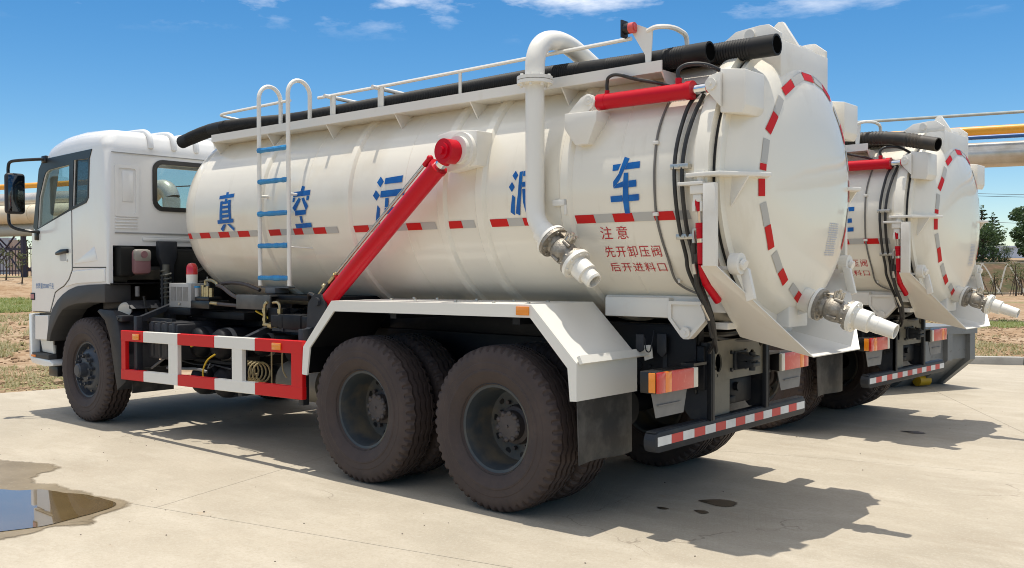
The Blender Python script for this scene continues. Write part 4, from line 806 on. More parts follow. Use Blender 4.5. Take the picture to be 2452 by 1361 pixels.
# tail: cross plate with tow hook, posts, hook for hoses
tp = [(-.385, .845), (.385, .845), (.385, 1.105), (-.385, 1.105)]
circ = lambda cx, cy, r, n=20: [(cx+r*math.cos(2*math.pi*i/n), cy+r*1.35*math.sin(2*math.pi*i/n)) for i in range(n)]
tail = P(B().plate(tp, [circ(-.262, .963, .045), circ(.205, .962, .045), circ(-.30, 1.06, .028), circ(.33, 1.07, .026), rrect(-.315, -.295, .92, .945, .006), rrect(-.285, -.268, .872, .892, .006), rrect(.27, .29, .93, .95, .006)], YZ, 1.085, 1.097), "tail_plate", 'chassis_khaki')
P(B().box(1.097, 1.12, -.075, .075, .90, 1.025, .006).prism([(1.12, 1.02), (1.235, .995), (1.235, .968), (1.12, .955)], XZ, -.05, .05, .006).prism([(1.12, .965), (1.235, .955), (1.235, .928), (1.12, .905)], XZ, -.05, .05, .006).cyl((1.20, 0, 1.02), (1.20, 0, .90), .022, n=14).cyl((1.205, -.055, .96), (1.205, .055, .96), .012, n=8), "tow_hook", 'dark_grey', tail)
for y, z in ((-.10, .905), (-.10, 1.02), (.10, .905), (.10, 1.02)): P(B().cyl((1.095, y, z), (1.112, y, z), .013, n=6), "plate_bolt", 'dark_grey', tail)
for s_ in (-1, 1):
    a, c = sorted((.388*s_, .408*s_)); P(B().prism([(.80, 1.10), (1.125, 1.10), (1.125, .605), (.98, .605), (.80, .80)], XZ, a, c).box(1.09, 1.125, min(.36*s_, .408*s_), max(.36*s_, .408*s_), .605, 1.10, .003), "bumper_post", 'dark_grey')
P(B().box(1.06, 1.068, -.35, -.06, .60, .842), "splash_plate", 'chassis_khaki')
P(B().box(.70, 1.05, -.02, .30, .66, .84, .02).cyl((1.02, .05, .78), (1.08, .05, .78), .03, n=12).box(1.03, 1.07, -.06, .02, .68, .72, .004).cyl((.9, .16, .70), (.9, .16, .58), .05, n=12), "air_valve", 'chassis')
P(B().tube([(1.02, -.42, .86), (1.02, -.42, .78), (1.03, -.30, .72), (1.0, .2, .75)], .008, 6).tube(smooth([(1.09, -.30, 1.13), (1.08, -.1, 1.10), (1.10, .18, 1.09), (1.04, .40, 1.12)]), .014, 8).tube(smooth([(1.0, -.40, 1.15), (1.08, -.2, 1.14), (1.05, .1, 1.14), (1.0, .45, 1.18)]), .016, 8), "air_line", 'cable')
bmp = [(1.03, .488), (1.095, .488), (1.115, .508), (1.115, .592), (1.095, .612), (1.03, .612)]
bp = P(B().prism([(-1.045+.0, .53), (-1.03, .50), (-1.0, .488), (1.0, .488), (1.03, .50), (1.045, .53), (1.045, .57), (1.03, .60), (1.0, .612), (-1.0, .612), (-1.03, .60), (-1.045, .57)], lambda u, v, w: (w, u, v), 1.03, 1.11, .006).box(1.04, 1.10, -1.03, 1.03, .606, .616, .002), "rear_bumper", 'dark_grey')
ed = [-1.015, -.865, -.755, -.65, -.53, -.41, -.27, -.13, .0, .145, .29, .44, .585, .735, .89, 1.02]
ed = [-1.015+2.03*(0 if i == 0 else (.075+(i-1)*.0661)) if i < 15 else 1.02 for i in range(16)]
for i in range(15): P(B().box(1.109, 1.1125, ed[i]+.001, ed[i+1]-.001, .528, .582), "reflective_patch", 'tape_white' if i % 2 == 0 else 'bumper_red', bp, label="white reflective patch" if i % 2 == 0 else "red reflective patch")
P(B().tube(smooth([(.74, -.47, 1.17), (.745, -.51, 1.07), (.752, -.54, 1.035), (.762, -.60, 1.05), (.765, -.62, 1.13)], 5), .004, 6).prism([(.70, 1.15), (.70, 1.05), (.73, 1.035), (.76, 1.05), (.76, 1.15)], XZ, -.625, -.615, .002).prism([(.78, 1.15), (.78, 1.03), (.815, 1.0), (.85, 1.03), (.85, 1.15)], XZ, -.50, -.49, .002).box(.80, .83, -.46, -.44, .86, 1.02), "hose_hook", 'dark_grey')
P(B().box(.40, 1.04, -.452, -.441, .80, 1.20, .003).cyl((.62, -.46, .93), (.62, -.45, .93), .02, n=10).cyl((.70, -.46, .93), (.70, -.45, .93), .014, n=10).cyl((.62, -.46, 1.13), (.62, -.45, 1.13), .012, n=10), "frame_side_plate", 'chassis')
for s_ in (-1, 1):
    Y = lambda a, b_: (min(a*s_, b_*s_), max(a*s_, b_*s_))
    lp = P(B().box(1.0, 1.115, *Y(.585, 1.04), .838, .968, .008).box(1.02, 1.11, *Y(.44, .60), .968, .985).box(1.03, 1.05, *Y(.40, .60), .83, .85), "tail_lamp", 'black')
    for a, c, m in ((.965, 1.038, 'lens_red'), (.895, .965, 'lens_orange'), (.64, .895, 'lens_soft'), (.587, .64, 'lens_white')):
        P(B().box(1.112, 1.135, *Y(a, c), .842, .965, .004), "lamp_lens", m, lp, label={'lens_red': "red lens", 'lens_orange': "orange lens", 'lens_soft': "dusty red lens", 'lens_white': "clear lens"}[m])
    P(B().box(1.068, 1.112, *Y(1.04, 1.05), .845, .962, .003), "lamp_lens", 'amber', lp, label="amber side lens")
    t_ = .17
    P(B().prism([(-.0, 0), (.40, 0), (.35, -.145), (.04, -.145)], lambda u, v, w: (1.075+w-.03*v, (1.03-u if s_ > 0 else -1.03+u), .836+v-.0*u), 0, .005).box(1.085, 1.094, *Y(.72, .98), .76, .766), "plate_bracket", 'plate_grey')
    # bogie mudguard
    O = [(-1.967, .756), (-1.951, .97), (-1.603, 1.334), (.343, 1.351), (.694, 1.01), (.694, .781)]
    I = [(-1.905, .752), (-1.868, .968), (-1.575, 1.256), (.336, 1.269), (.626, .975), (.644, .778)]
    fd = P(B().prism(O+I[::-1], XZ, *Y(1.236, 1.25)), "mudguard", 'white', angle=20)
    Od = [(-1.962, .756), (-1.946, .968), (-1.600, 1.328), (.340, 1.345), (.688, 1.007), (.688, .781)]
    P(B().prism(O+Od[::-1], XZ, *Y(.60, 1.237)), "mudguard_sheet", 'white', fd, 20)
    L_ = [(-1.955, .76), (-1.938, .965), (-1.594, 1.320), (.336, 1.337), (.680, 1.003), (.680, .785)]; L2_ = [(-1.948, .76), (-1.931, .962), (-1.590, 1.313), (.333, 1.330), (.673, 1.0), (.673, .785)]
    P(B().prism(L_+L2_[::-1], XZ, *Y(.605, 1.234)), "mudguard_liner", 'black', fd, 20)
    P(B().prism([(.684, 1.045), (.706, 1.055), (.730, 1.01), (.706, 1.0)], XZ, *Y(.50, 1.235)).prism([(.67, 1.07), (.74, 1.075), (.75, .99), (.69, .97)], XZ, *Y(.495, .503)), "spray_rail", 'white', fd)
    mf = B(); n = 8
    mf.rings([[(.675+.018*math.sin(k*.9)*(j/6)+w, (.64+.585*k/n)*s_, .80-.405*j/6) for k in range(n+1)]+[(.675+.018*math.sin(k*.9)*(j/6)+w+.006, (.64+.585*k/n)*s_, .80-.405*j/6) for k in range(n, -1, -1)] for j in range(7) for w in (0,)])
    P(mf, "mud_flap", 'flap', fd, 60)
    P(B().box(.228, .33, *Y(1.25, 1.262), 1.283, 1.338, .004), "side_marker", 'amber', fd)
    for x in (-1.2, -.95, -.55, -.2, .1): 
        P(B().cyl((x, .78*s_, 1.345), (x, .78*s_, 1.358), .014, n=6), "guard_bolt", 'zinc', fd); P(B().cyl((x+.1, 1.1*s_, 1.347), (x+.1, 1.1*s_, 1.360), .012, n=6), "guard_bolt", 'zinc', fd)
    for x in (-.97, .18): P(B().box(x-.03, x+.03, *Y(.44, 1.2), 1.22, 1.27), "mudguard_stay", 'chassis')
    P(B().tube([(-1.93, .9*s_, .80), (-2.15, .7*s_, .70), (-2.3, .5*s_, .78)], .03, 8), "mudguard_stay", 'chassis')
    # side guard rail in red and white
    sg = empty("side_guard", (0, 0, 0), 0, truck)
    y0, y1 = Y(1.205, 1.25); dz = lambda x, k=.012: k*(x+4.83)
    def bar(x0, x1, za, zb, m, k=.012, nm=None):
        b = B().box(x0, x1, y0, y1, za, zb, .004, 1)
        for v in b.bm.verts: v.co.z += dz(v.co.x, k)
        P(b, "red_section" if m == 'guard_red' else "white_section", m, sg, 20)
    E = [-4.84, -4.41, -3.80, -3.20, -2.60, -1.967]
    for i in range(5):
        bar(E[i]+.0005, E[i+1]-.0005, .877, .979, ('guard_red', 'white')[i % 2]); bar(E[i]+.0005, E[i+1]-.0005, .503, .602, ('guard_red', 'white')[i % 2], .018)
    def post(x0, x1, m): 
        b = B().box(x0, x1, y0+.002, y1-.002, .60, .88, .003, 1)
        for v in b.bm.verts: v.co.z += dz(v.co.x, .015)
        P(b, "red_post" if m == 'guard_red' else "white_post", m, sg, 20)
    post(-4.835, -4.755, 'guard_red'); post(-3.96, -3.80, 'white'); post(-2.935, -2.785, 'white'); post(-2.11, -1.969, 'guard_red')
    for x in (-4.59, -2.348): P(B().box(x, x+.115, *Y(1.25, 1.263), .897+dz(x), .953+dz(x), .004), "side_marker", 'amber', sg)
    for x, h in ((-4.68, 1.12), (-2.92, 1.0), (-2.08, 1.10)):
        P(B().prism([(-.0, .50), (-.0, h), (.06, h), (.06, .50)], lambda u, v, w: (x+u, (1.20-w)*s_, v), .0, .06, .005).prism([(0, h-.05), (.06, h-.05), (.06+.35*0, h+.0), (0, h)], lambda u, v, w: (x+u, (1.20-w)*s_, v+.18*(w-.06)/.5), .06, .75), "guard_bracket", 'dark_grey')
    # duals and front wheels are placed below
    # battery box, tanks and fittings under the left and right flanks
    bb = B().box(-4.55, -4.02, *Y(.70, 1.12), .72, 1.06, .02)
    for k in range(4): bb.box(-4.50+k*.13, -4.44+k*.13, *Y(.69, 1.13), .74, 1.075, .012)
    P(bb, "battery_box", 'plastic')
    for x, z, r, y, ln in ((-4.0, .885, .145, 1.0, .62), (-3.62, .885, .145, 1.0, .62), (-3.98, .535, .145, .98, .6), (-3.60, .535, .145, .98, .6), (-3.10, .90, .10, .92, .4)):
        at = P(B().lathe([(0, .02), (.012, r*.45), (.035, r*.78), (.075, r*.96), (.11, r), (ln-.1, r), (ln-.04, r*.8), (ln, r*.2)], (x, y*s_, z), (0, -s_, 0), 28), "air_tank", 'chassis')
        P(B().cyl((x, (y-.13)*s_, z), (x, (y-.175)*s_, z), r+.003, n=28).cyl((x, (y+.004)*s_, z), (x, (y-.01)*s_, z), .02, n=12), "tank_strap", 'plate_grey' if (x == -3.62 or x == -3.10) else 'dark_grey', at)
    P(B().box(-4.2, -3.4, *Y(.80, .84), .69, .715).tube(smooth([(-4.25, .95*s_, .70), (-4.0, .93*s_, .675), (-3.7, .94*s_, .69), (-3.4, .95*s_, .67)]), .008, 6).tube(smooth([(-3.75, .95*s_, .70), (-3.72, .99*s_, .66), (-3.68, .95*s_, .69)]), .007, 6), "tank_bracket", 'dark_grey')
    co = []
    for k in range(6*14+1):
        a = 2*math.pi*k/14; co.append((-3.27+.34*k/84, .93*s_+.08*math.cos(a)*s_, .675+.085*math.sin(a)))
    P(B().tube(co, .008, 8), "coiled_hose", 'copper')
    P(B().cyl((-2.85, .70*s_, .60), (-2.30, .70*s_, .60), .17, n=28).cyl((-2.30, .70*s_, .60), (-2.0, .62*s_, .60), .05, n=14), "silencer", 'chassis_khaki')
    P(B().box(-3.0, -2.5, *Y(.46, .60), .80, 1.05, .02).cyl((-2.75, .60*s_, .86), (-2.75, .78*s_, .86), .09, n=18).cyl((-2.72, .84*s_, .90), (-2.72, .84*s_, 1.0), .11, n=20), "valve_block", 'chassis')
    P(B().tube([(-2.72, 1.0*s_, .90), (-2.72, 1.0*s_, .60)], .007, 6).tube(smooth([(-2.58, .99*s_, .90), (-2.58, .99*s_, .74), (-2.55, .97*s_, .66)]), .007, 6), "brake_line", 'copper')
    P(B().tube(smooth([(-4.45, .98*s_, .62), (-4.15, .97*s_, .63), (-3.9, .98*s_, .64), (-3.8, .95*s_, .62)]), .014, 8).tube([(-4.62, 1.05*s_, .61), (-4.22, 1.04*s_, .80)], .012, 8), "silver_line", 'plate_grey')
    P(B().tube(smooth([(-3.62, 1.05*s_, .50), (-3.66, 1.08*s_, .62), (-3.64, 1.05*s_, .74), (-3.58, 1.0*s_, .80)], 5), .008, 6).tube([(-3.86, 1.08*s_, .86), (-3.80, 1.02*s_, .90)], .008, 6), "yellow_tube", 'yellow')
# control box with beacon, hydraulic valve block and its brass plumbing
cb = P(B().box(-4.62, -4.22, -.86, -.66, 1.20, 1.435, .006), "control_box", 'box_grey')
for k in range(3): P(B().box(-4.585+k*.112, -4.495+k*.112, -.864, -.858, 1.265, 1.40), "box_window", 'mesh_grey', cb)
P(B().cyl((-4.42, -.862, 1.235), (-4.42, -.872, 1.235), .013, n=10), "box_latch", 'zinc', cb)
P(B().box(-4.63, -4.20, -.88, -.40, 1.13, 1.197, .004).box(-4.4, -3.5, -.75, -.40, 1.10, 1.17, .01), "box_shelf", 'chassis')
bc = P(B().cyl((-4.30, -.80, 1.435), (-4.30, -.80, 1.52), .052, .055, 20), "beacon", 'white')
P(B().lathe([(0, .055), (.06, .054), (.09, .048), (.108, .03), (.113, .008)], (-4.30, -.80, 1.52), (0, 0, 1), 24), "beacon_dome", 'beacon', bc)
vb = P(B().box(-4.16, -3.84, -.90, -.68, 1.20, 1.275, .006).box(-4.12, -3.88, -.88, -.74, 1.275, 1.31, .004), "hydraulic_valve", 'black')
P(B().cyl((-4.07, -.82, 1.31), (-4.07, -.82, 1.42), .02, n=12).cyl((-4.0, -.84, 1.31), (-4.0, -.84, 1.40), .018, n=10).cyl((-3.96, -.84, 1.31), (-3.96, -.84, 1.41), .018, n=10).cyl((-3.90, -.84, 1.31), (-3.90, -.84, 1.395), .022, n=10).tube(smooth([(-4.06, -.8, 1.42), (-4.05, -.8, 1.462), (-3.96, -.80, 1.465), (-3.88, -.8, 1.44), (-3.86, -.8, 1.41)]), .015, 8).cyl((-3.84, -.88, 1.255), (-3.72, -.88, 1.25), .018, n=10), "valve_fitting", 'brass', vb)
P(B().cyl((-4.11, -.86, 1.395), (-4.11, -.86, 1.412), .026, n=12), "valve_cap", 'wrap', vb)
P(B().cyl((-4.11, -.86, 1.31), (-4.11, -.86, 1.395), .021, n=12).cyl((-4.03, -.80, 1.4), (-4.03, -.80, 1.50), .006, n=6), "valve_spool", 'box_grey', vb)
P(B().tube(smooth([(-3.86, -.8, 1.42), (-3.7, -.84, 1.40), (-3.5, -.87, 1.335), (-3.3, -.86, 1.28)]), .018, 8).tube(smooth([(-3.9, -.74, 1.43), (-3.75, -.72, 1.445), (-3.55, -.70, 1.43), (-3.35, -.68, 1.38)]), .018, 8).tube(smooth([(-3.72, -.88, 1.25), (-3.55, -.88, 1.245), (-3.38, -.86, 1.24)]), .016, 8), "hydraulic_hose", mat("brown_hose", (.075, .06, .055), .5))
P(B().box(-3.42, -3.0, -.62, -.40, 1.40, 1.412).box(-3.30, -3.15, -.66, -.50, 1.35, 1.40, .006), "tank_support", 'plate_grey')
hy = P(B().box(-2.84, -2.64, -.95, -.86, 1.12, 1.24, .004), "hydraulic_lock", 'chassis')
P(B().tube(smooth([(-2.86, -.97, 1.10), (-2.86, -.97, 1.2), (-2.855, -.97, 1.265), (-2.83, -.96, 1.29)]), .016, 10).tube(smooth([(-2.75, -.96, 1.285), (-2.68, -.97, 1.29), (-2.645, -.97, 1.265), (-2.64, -.97, 1.2), (-2.64, -.97, 1.12)]), .0125, 10).tube([(-2.87, -.97, 1.095), (-2.63, -.97, 1.09)], .017, 10).cyl((-2.86, -.97, 1.20), (-2.86, -.97, 1.235), .025, n=6).cyl((-2.64, -.97, 1.20), (-2.64, -.97, 1.235), .025, n=6).cyl((-2.64, -.97, 1.14), (-2.64, -.97, 1.165), .024, n=6).cyl((-2.86, -.97, 1.13), (-2.86, -.97, 1.155), .024, n=6).cyl((-2.78, -.975, 1.09), (-2.73, -.975, 1.09), .028, n=6), "brass_elbow", 'brass', hy)
P(B().box(-2.60, -2.2, -1.08, -.70, 1.06, 1.085).box(-2.45, -2.43, -1.09, -.9, 1.06, 1.20), "lock_shelf", 'dark_grey')
P(B().tube([(-3.15, -.86, 1.2), (-2.95, -.86, 1.14)], .010, 6), "yellow_tube", 'yellow')
P(B().cyl((-5.03, -1.10, 1.175), (-4.985, -1.13, 1.165), .07, .062, 24).cyl((-5.0, -1.1, 1.12), (-4.98, -1.08, 1.04), .012, n=8), "work_lamp", 'lens_white')
P(B().box(-4.95, -4.22, -1.06, -1.02, 1.07, 1.10).prism([(-4.95, 1.10), (-5.08, .98), (-5.08, .90), (-4.95, 1.02)], XZ, -1.06, -1.02), "rail_bracket", 'dark_grey')

# --- wheels
def wheel_proto():
    N = 260; prof = [(-.098, .285), (-.118, .30), (-.137, .335), (-.146, .37), (-.1485, .374), (-.1485, .385), (-.1455, .389), (-.1475, .43), (-.1445, .436), (-.146, .462), (-.141, .485), (-.134, .507), (-.1295, .519), (-.119, .529)]
    half = []
    for g in (-.076, -.026):
        half += [(g-.0105, .537 if g < -.05 else .54), (g-.008, .512), (g+.008, .512), (g+.0105, .537 if g < -.05 else .54)]
    full = prof+half+[(-y, r) for y, r in half[::-1]]+[(-y, r) for y, r in prof[::-1]]
    nP, nH = len(prof), len(half); rings = []
    for k in range(N):
        a = 2*math.pi*k/N; tri = abs((k % 8)-4)/2-1; rg = []
        for i, (y, r) in enumerate(full):
            if nP <= i < nP+2*nH: y += tri*.0075
            j = i if i < nP else len(full)-1-i
            if j in (11, 12, 13) and (k % 5) in (1, 2): r -= (.010, .022, .017)[j-11]
            rg.append((r*math.sin(a), y, r*math.cos(a)))
        rings.append(rg)
    b = bmesh.new(); V = [[b.verts.new(p) for p in rg] for rg in rings]
    for k in range(N):
        for i in range(len(full)-1): b.faces.new((V[k][i], V[k][i+1], V[(k+1) % N][i+1], V[(k+1) % N][i]))
    bmesh.ops.recalc_face_normals(b, faces=b.faces[:])
    tb = B(); tb.add(b); return tb.mesh("tyre", M['tyre'], 28)
tyre_me = wheel_proto()
# rims: outer dual (deep dish) and front (bulging disc); axis along -y is outward
def holes(b, r, y, n, rad, dep):
    for i in range(n):
        a = 2*math.pi*(i+.5)/n; b.cyl((r*math.sin(a), y, r*math.cos(a)), (r*math.sin(a), y-dep, r*math.cos(a)), rad, n=12)
    return b
rear_rim = B().lathe([(.118, .294), (.112, .30), (.10, .292), (.095, .268), (.06, .258), (.02, .252), (-.10, .247), (-.125, .236), (-.133, .20), (-.133, .09), (-.14, .09), (-.14, .24), (-.145, .262)], (0, 0, 0), (0, -1, 0), 56, False, False).mesh("wheel", M['rim'], 30)
rear_hole = holes(B(), .205, .132, 10, .022, .0025).mesh("hand_hole", M['black'], 30)
rh = B().lathe([(-.134, .135), (-.09, .125), (-.08, .100), (-.035, .097), (-.022, .085), (-.018, .03), (-.018, .001)], (0, 0, 0), (0, -1, 0), 28)
for i in range(10):
    a = 2*math.pi*i/10; rh.sphere((.088*math.sin(a), .026, .088*math.cos(a)), .020, (1, .7, 1), 10, 6)
    rh.cyl((.160*math.sin(a), .134, .160*math.cos(a)), (.160*math.sin(a), .105, .160*math.cos(a)), .015, n=6)
rh.cyl((0, .019, 0), (0, .010, 0), .010, n=8)
rear_hub = rh.mesh("hub", M['hub'], 35)
front_rim = B().lathe([(.118, .294), (.112, .30), (.10, .292), (.095, .27), (.06, .262), (.04, .255), (.05, .235), (.085, .205), (.10, .18), (.105, .10), (.09, .09)], (0, 0, 0), (0, -1, 0), 56, False, False).mesh("wheel", M['hub_front'], 30)
front_hole = holes(B(), .218, -.074, 10, .0175, .004)
for v in front_hole.bm.verts: pass
front_hole = front_hole.mesh("hand_hole", M['black'], 30)
fh = B().lathe([(.09, .115), (.125, .11), (.13, .075), (.20, .07), (.215, .055), (.218, .001)], (0, 0, 0), (0, -1, 0), 28)
for i in range(10):
    a = 2*math.pi*i/10; fh.cyl((.15*math.sin(a), -.10, .15*math.cos(a)), (.15*math.sin(a), -.135, .15*math.cos(a)), .021, n=6).cyl((.15*math.sin(a), -.13, .15*math.cos(a)), (.15*math.sin(a), -.165, .15*math.cos(a)), .013, n=8)
front_hub = fh.mesh("hub", M['hub_front'], 35)
def put_wheel(x, y, rim, hub, hole, flip, spin):
    w = bpy.data.objects.new("wheel", rim); COL.objects.link(w); w.parent = truck; w.location = (x, y, .538); w.rotation_euler = (0, R(spin), R(180) if flip else 0)
    for nm, me in (("tyre", tyre_me), ("hub", hub), ("hand_hole", hole)):
        if me is None: continue
        o = bpy.data.objects.new(nm, me); COL.objects.link(o); o.parent = w
        if nm == "hand_hole": o["kind"] = "stuff"
for x, sp_ in ((0, 8), (-1.3, 23)):
    for s_ in (-1, 1):
        put_wheel(x, 1.10*s_, rear_rim, rear_hub, rear_hole, s_ > 0, sp_)
        put_wheel(x, .765*s_, rear_rim, None, None, s_ < 0, sp_+5)
for s_ in (-1, 1): put_wheel(-5.65, 1.095*s_, front_rim, front_hub, front_hole, s_ > 0, 11)

# --- cab
def inset(poly, ds):
    n = len(poly); out = []
    A = sum(poly[i][0]*poly[(i+1) % n][1]-poly[(i+1) % n][0]*poly[i][1] for i in range(n)); sg = 1 if A > 0 else -1
    for i in range(n):
        p0, p1, p2 = Vector(poly[i-1]), Vector(poly[i]), Vector(poly[(i+1) % n])
        a, c = (p1-p0).normalized(), (p2-p1).normalized(); na, nc = Vector((-a.y, a.x))*sg, Vector((-c.y, c.x))*sg
        m = (na+nc); m = m/max(m.length, 1e-6); k = 1/max(m.dot(na), .35); out.append(tuple(p1+m*ds[i]*k))
    return out
def refine(poly, rad, n=4):
    out, rr = [], []
    for i in range(len(poly)):
        p0, p1, p2 = Vector(poly[i-1]), Vector(poly[i]), Vector(poly[(i+1) % len(poly)]); r, e = rad[i]
        if r <= 0: out.append(tuple(p1)); rr.append(e); continue
        a = p1+(p0-p1).normalized()*min(r, (p0-p1).length*.45); c = p1+(p2-p1).normalized()*min(r, (p2-p1).length*.45)
        for k in range(n+1):
            t = k/n; q = a*(1-t)**2+p1*2*t*(1-t)+c*t*t; out.append((q.x, q.y)); rr.append(e)
    return out, rr
def rounded(poly, es, ymax, segs=5):
    rings = []
    for s_ in (-1, 1):
        loop = []
        for k in range(segs+1):
            a = R(90*k/segs); ds = [e*(1-math.sin(a)) for e in es]; em = max(es); loop.append((ds, a))
        if s_ > 0: loop = loop[::-1]
        for ds, a in loop:
            pl = inset(poly, ds); rings.append([(u, s_*(ymax-e*(1-math.cos(a))), v) for (u, v), e in zip(pl, es)])
    return B().rings(rings)
cabp = [((-6.86, 1.105), 0, .015), ((-6.32, 1.105), 0, .008), ((-6.288, 1.155), 0, .008), ((-6.17, 1.245), 0, .008), ((-6.041, 1.311), 0, .008), ((-5.90, 1.362), 0, .008), ((-5.744, 1.396), 0, .008), ((-5.5, 1.412), 0, .008), ((-5.146, 1.422), 0, .008), ((-5.10, 1.424), 0, .02), ((-5.10, 2.72), 0, .06), ((-5.10, 2.80), .05, .10), ((-5.15, 2.975), .10, .15), ((-5.7, 3.0), 0, .15), ((-6.1, 2.985), .1, .15), ((-6.44, 2.91), .1, .14), ((-6.60, 2.72), .06, .10), ((-6.84, 2.02), .05, .09), ((-6.90, 1.6), .1, .09), ((-6.89, 1.3), .05, .06)]
pl, es = refine([c[0] for c in cabp], [(c[1], c[2]) for c in cabp], 3)
outer = rounded(pl, es, 1.25).to("_cab_outer", 'cab')
inn = [(-6.80, 1.55), (-5.145, 1.55), (-5.145, 2.72), (-5.2, 2.88), (-5.7, 2.92), (-6.1, 2.91), (-6.44, 2.86), (-6.54, 2.74), (-6.77, 2.02)]
W1 = [(-6.664, 2.018), (-6.614, 2.354), (-6.49, 2.57), (-6.45, 2.615), (-6.38, 2.64), (-5.885, 2.662), (-5.91, 2.200)]
W2 = [(-5.785, 2.70), (-5.464, 2.694), (-5.497, 2.318), (-5.547, 2.271), (-5.825, 2.223)]
RW = rrect(-.72, .72, 2.215, 2.655, .07)
cutters = [B().prism(inn, XZ, -1.205, 1.205), B().prism(W1, XZ, -1.5, 1.5), B().prism(W2, XZ, -1.5, 1.5), B().prism(RW, YZ, -5.4, -4.9), B().box(-7.2, -6.35, -1.06, 1.06, 2.09, 2.78), B().box(-6.0, -4.9, -1.19, 1.19, 1.2, 1.81), B().box(-6.87, -5.13, -1.205, 1.205, 1.0, 1.56)]
cob = []
for k, c in enumerate(cutters):
    o = c.to("_cut%d" % k, 'cab'); cob.append(o); md = outer.modifiers.new("b%d" % k, 'BOOLEAN'); md.operation = 'DIFFERENCE'; md.solver = 'EXACT'; md.object = o
dg = bpy.context.evaluated_depsgraph_get(); me = bpy.data.meshes.new_from_object(outer.evaluated_get(dg))
for o in cob+[outer]: bpy.data.objects.remove(o)
me.name = "cab"; me.polygons.foreach_set("use_smooth", [True]*len(me.polygons)); me.set_sharp_from_angle(angle=R(28)); me.materials.clear(); me.materials.append(M['cab'])
cab = bpy.data.objects.new("cab", me); COL.objects.link(cab); cab.parent = truck
for k in range(7):                                       # pressed ridges of the roof
    y = -.78+.26*k
    P(B().tube(smooth([(-5.75, y, 2.985), (-5.6, y, 3.003), (-5.3, y, 2.996), (-5.18, y, 2.975), (-5.125, y, 2.93), (-5.10, y, 2.86), (-5.098, y, 2.80)], 4), [.012]+[.028]*23+[.006], 10), "roof_ridge", 'cab', cab, 60)
P(B().box(-5.098, -5.088, -1.20, 1.20, 2.735, 2.742).box(-5.099, -5.09, -1.17, 1.17, 1.93, 1.945, .003), "body_seam", mat("seam_shadow_grey", (.30, .30, .29), .6), cab)
pr = rrect(-1.165, -.915, 2.10, 2.62, .02)
for s_ in (-1, 1):
    fnp = lambda u, v, w: (w, u*-s_, v)
    P(B().plate(pr, [rrect(-1.13, -.95, 2.135, 2.585, .02)], fnp, -5.101, -5.088).box(-5.1, -5.093, *sorted((-.975*-s_, -1.09*-s_)), 2.25, 2.56, .003), "pressed_panel", 'cab', cab)
    for z in (1.98, 2.01, 2.04, 2.075): P(B().box(-5.101, -5.09, *sorted((-1.165*-s_, -.93*-s_)), z, z+.014, .004), "louvre", 'cab', cab)
    P(B().box(-5.101, -5.09, *sorted((.06*s_, .88*s_)), 1.86, 1.90, .01), "pressed_rib", 'cab', cab)
P(B().plate(rrect(-.765, .765, 2.17, 2.70, .11), [RW], YZ, -5.105, -5.083), "rear_window_seal", 'black', cab)
P(B().plate(RW, [], YZ, -5.118, -5.114), "rear_window_glass", 'glass', cab)
P(B().prism([(-6.545, 2.79), (-6.54, 2.79), (-6.815, 2.09), (-6.82, 2.09)], XZ, -1.06, 1.06), "windscreen", 'glass', cab)
P(B().box(-6.76, -6.25, -1.18, 1.18, 1.60, 2.02, .05).box(-6.6, -6.3, -.95, -.35, 2.0, 2.10, .03), "dashboard", 'interior', cab)
P(B().tube([(-6.20+.19*math.cos(2*math.pi*k/24)*.55, -.62+.22*math.sin(2*math.pi*k/24), 2.12+.19*math.cos(2*math.pi*k/24)*.75) for k in range(24)], .016, 8, True).tube([(-6.2, -.62, 2.12), (-6.42, -.62, 1.92)], .03, 10).tube([(-6.30, -.62, 1.98), (-6.1, -.62, 2.26)], .012, 6).tube([(-6.2, -.84, 2.12), (-6.2, -.40, 2.12)], .012, 6), "steering_wheel", 'black', cab)
for y in (-.62, .62): P(B().box(-6.0, -5.5, y-.26, y+.26, 1.6, 1.95, .05).prism([(-5.55, 1.9), (-5.42, 1.9), (-5.34, 2.18), (-5.44, 2.2)], XZ, y-.25, y+.25, .03), "seat", 'interior', cab)
P(B().box(-6.55, -5.2, -1.19, -1.17, 1.6, 2.0).box(-6.55, -5.2, 1.17, 1.19, 1.6, 2.0).box(-6.8, -5.15, -1.2, 1.2, 1.565, 1.6), "cab_floor", 'interior', cab)
